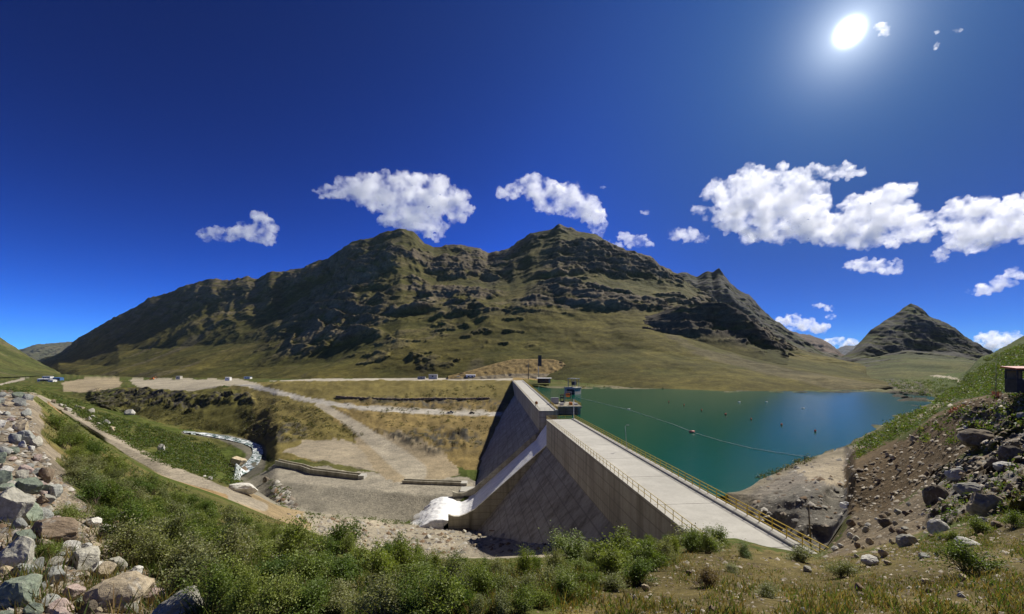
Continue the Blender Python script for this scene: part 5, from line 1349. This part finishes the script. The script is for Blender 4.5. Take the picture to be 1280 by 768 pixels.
# ------------------------------------------------------------------ clouds: closed bodies of scattering droplets
M_CLOUD = bpy.data.materials.new('cloud'); M_CLOUD.use_nodes = True
t_ = M_CLOUD.node_tree; t_.nodes.clear()
vp = t_.nodes.new('ShaderNodeVolumePrincipled'); vp.inputs['Color'].default_value = (1, 1, 1, 1)
vp.inputs['Density'].default_value = 0.0042; vp.inputs['Anisotropy'].default_value = 0.45
nn = t_.nodes.new('ShaderNodeTexNoise'); nn.inputs['Scale'].default_value = 0.0048; nn.inputs['Detail'].default_value = 5; nn.inputs['Roughness'].default_value = 0.62
t_.links.new(t_.nodes.new('ShaderNodeTexCoord').outputs['Object'], nn.inputs['Vector'])
mr = t_.nodes.new('ShaderNodeMapRange'); mr.interpolation_type = 'SMOOTHSTEP'
for i_, v_ in ((1, 0.37), (2, 0.64), (3, 0.0), (4, 0.0085)): mr.inputs[i_].default_value = v_
t_.links.new(nn.outputs['Fac'], mr.inputs[0]); t_.links.new(mr.outputs[0], vp.inputs['Density'])
M_CLOUD.cycles.volume_step_rate = 0.35
mo = t_.nodes.new('ShaderNodeOutputMaterial'); t_.links.new(vp.outputs[0], mo.inputs['Volume'])
CLOUDS = [
 ('small ragged white cloud alone at the left with a puff at its right end', 7000, 0.34, [(272,294,22,9),(300,291,26,10),(326,284,14,16),(334,300,14,8),(256,294,8,6)]),
 ('broad white cumulus above the left summit of the mountain', 6500, 0.5, [(410,240,16,7),(440,238,26,13),(470,240,30,20),(505,238,36,23),(545,244,34,20),(520,262,40,20),(572,262,18,13),(535,283,26,12),(500,270,22,14),(546,296,10,4)]),
 ('white cloud with a trailing tail left of the right summit', 6500, 0.45, [(640,238,20,9),(668,236,30,13),(698,246,36,16),(728,258,26,14),(742,272,15,14),(748,286,9,8),(690,258,24,9)]),
 ('little cloud just right of the trailing cloud', 7000, 0.4, [(782,297,10,6),(797,303,16,8)]),
 ('thin wisp of cloud on the shoulder of the right summit', 7500, 0.4, [(755,303,8,4),(772,307,9,4)]),
 ('small round cloud left of the largest cloud bank', 6500, 0.4, [(845,292,12,7),(860,294,18,9),(878,300,10,6)]),
 ('largest white cloud bank with grey middle below the sun', 6000, 0.55, [(912,240,30,14),(945,230,30,18),(985,226,36,14),(1030,214,32,9),(1058,214,18,8),(950,252,46,26),(990,258,44,27),(1036,282,46,20),(1092,266,34,24),(1108,256,28,22),(1130,282,30,20),(1090,296,46,12),(1062,302,34,10),(960,290,30,14),(1148,292,20,10)]),
 ('ragged cloud strip hanging at the left end of the largest bank', 6000, 0.4, [(876,262,14,6),(895,270,20,9),(918,282,22,11),(938,296,14,9)]),
 ('bright white cloud at the right edge beside the largest bank', 6000, 0.55, [(1192,268,20,12),(1205,272,34,20),(1240,272,36,20),(1275,264,30,18),(1225,292,40,18),(1200,306,18,11),(1300,280,30,20),(1176,320,7,8),(1262,290,22,12)]),
 ('flat bottomed small cloud below the largest bank', 6500, 0.45, [(1066,333,12,6),(1090,332,24,9),(1115,338,16,6),(1122,329,6,5)]),
 ('slanting streak of cloud low at the right edge', 6500, 0.4, [(1216,364,8,3),(1234,362,16,7),(1252,354,16,8),(1266,342,12,7),(1278,346,10,5)]),
 ('cloud rising behind the ridge between the two right peaks', 12000, 0.45, [(978,402,12,6),(1000,406,22,8),(1022,410,14,7),(990,398,12,5)]),
 ('tiny cloud above the low cloud between the right peaks', 12000, 0.4, [(1024,382,9,3),(1036,386,7,4),(1038,396,8,3)]),
 ('cloud low in the notch left of the right peak', 12000, 0.45, [(1036,428,12,5),(1052,428,16,7),(1066,432,8,5)]),
 ('cloud peeking over the saddle right of the right peak', 12000, 0.45, [(1228,422,9,5),(1245,428,20,12),(1262,424,14,7),(1270,416,5,4)]),
 ('small wisp of cloud close beside the sun', 6500, 0.4, [(1100,32,7,5),(1106,40,6,6)]),
 ('tiny wisp of cloud right of the sun', 6500, 0.4, [(1172,40,3,2),(1197,38,5,2.5),(1170,58,3,4)]),
 ('faint scrap of cloud above the little middle cloud', 7000, 0.4, [(806,266,7,3),(754,234,4,2)]),
]
def cloud(label, Yc, dep, blobs, seed):
    r = random.Random(seed); V, Fc = [], []
    ico = bmesh.new(); bmesh.ops.create_icosphere(ico, subdivisions=2, radius=1.0)
    iv = np.array([tuple(v.co) for v in ico.verts]); fi = [tuple(v.index for v in f.verts) for f in ico.faces]; ico.free()
    sc = Yc/F
    def ball(x, y, d, rx, ry, rz):
        c = np.array(P(x, y, Yc)) + np.array((0, d, 0)); b = len(V)
        V.extend(map(tuple, c + iv*np.array((rx*sc, rz*sc, ry*sc)))); Fc.extend([tuple(i+b for i in f) for f in fi])
    small = min(b[3] for b in blobs); mx = max(b[3] for b in blobs)
    for x, y, rx, ry in blobs:
        rz = min(rx, ry*1.4)*0.8
        ball(x, y, 0, rx*0.84, ry*0.8, rz*0.7)
        n = int(14+rx*0.9)
        for _ in range(n):
            a = r.uniform(0, 6.283); q = r.uniform(.55, 1.0); e = r.gauss(0, .5)
            s1 = ry*r.uniform(.16, .42)
            ball(x+math.cos(a)*rx*q, y+math.sin(a)*ry*q, e*rz*sc*0.6, s1*r.uniform(1, 1.9), s1*0.9, s1)
            if r.random() < .3:
                s2 = max(0.7, s1*r.uniform(.3, .5)); ball(x+math.cos(a)*(rx*q+s1*1.2), y+math.sin(a)*(ry*q+s1*0.9), e*rz*sc*0.7, s2*1.5, s2, s2)
    me = bpy.data.meshes.new('cloud'); me.from_pydata(V, [], Fc)
    o = bpy.data.objects.new('cloud', me); COL.objects.link(o)
    m = o.modifiers.new('r', 'REMESH'); m.mode = 'VOXEL'; m.voxel_size = max(0.55, min(1.5, mx*0.11))*sc
    dg = bpy.context.evaluated_depsgraph_get(); ev = o.evaluated_get(dg); m2 = bpy.data.meshes.new_from_object(ev)
    o.modifiers.clear(); o.data = m2; bpy.data.meshes.remove(me)
    n = len(m2.vertices); co = np.empty(n*3); m2.vertices.foreach_get('co', co); co = co.reshape(-1, 3)
    no = np.empty(n*3); m2.vertices.foreach_get('normal', no); no = no.reshape(-1, 3)
    u = co/sc
    k = 0.45*min(mx, 16)
    dsp = k*0.6*fbm(u[:, 0]/9+seed, u[:, 1]/9, u[:, 2]/7, 5, 0.6) + 0.5*fbm(u[:, 0]/2.6, u[:, 1]/2.6, u[:, 2]/2.2+seed, 3)*min(1.6, mx/9)
    co = co + no*(dsp*sc)[:, None]
    m2.vertices.foreach_set('co', co.ravel()); m2.update()
    m2.materials.clear(); m2.materials.append(M_CLOUD)
    o.data.name = 'cloud'
    return tag(o, label, 'cloud')
for i, (lb, Yc, dep, bl) in enumerate(CLOUDS): cloud(lb, Yc, dep, bl, i+1)
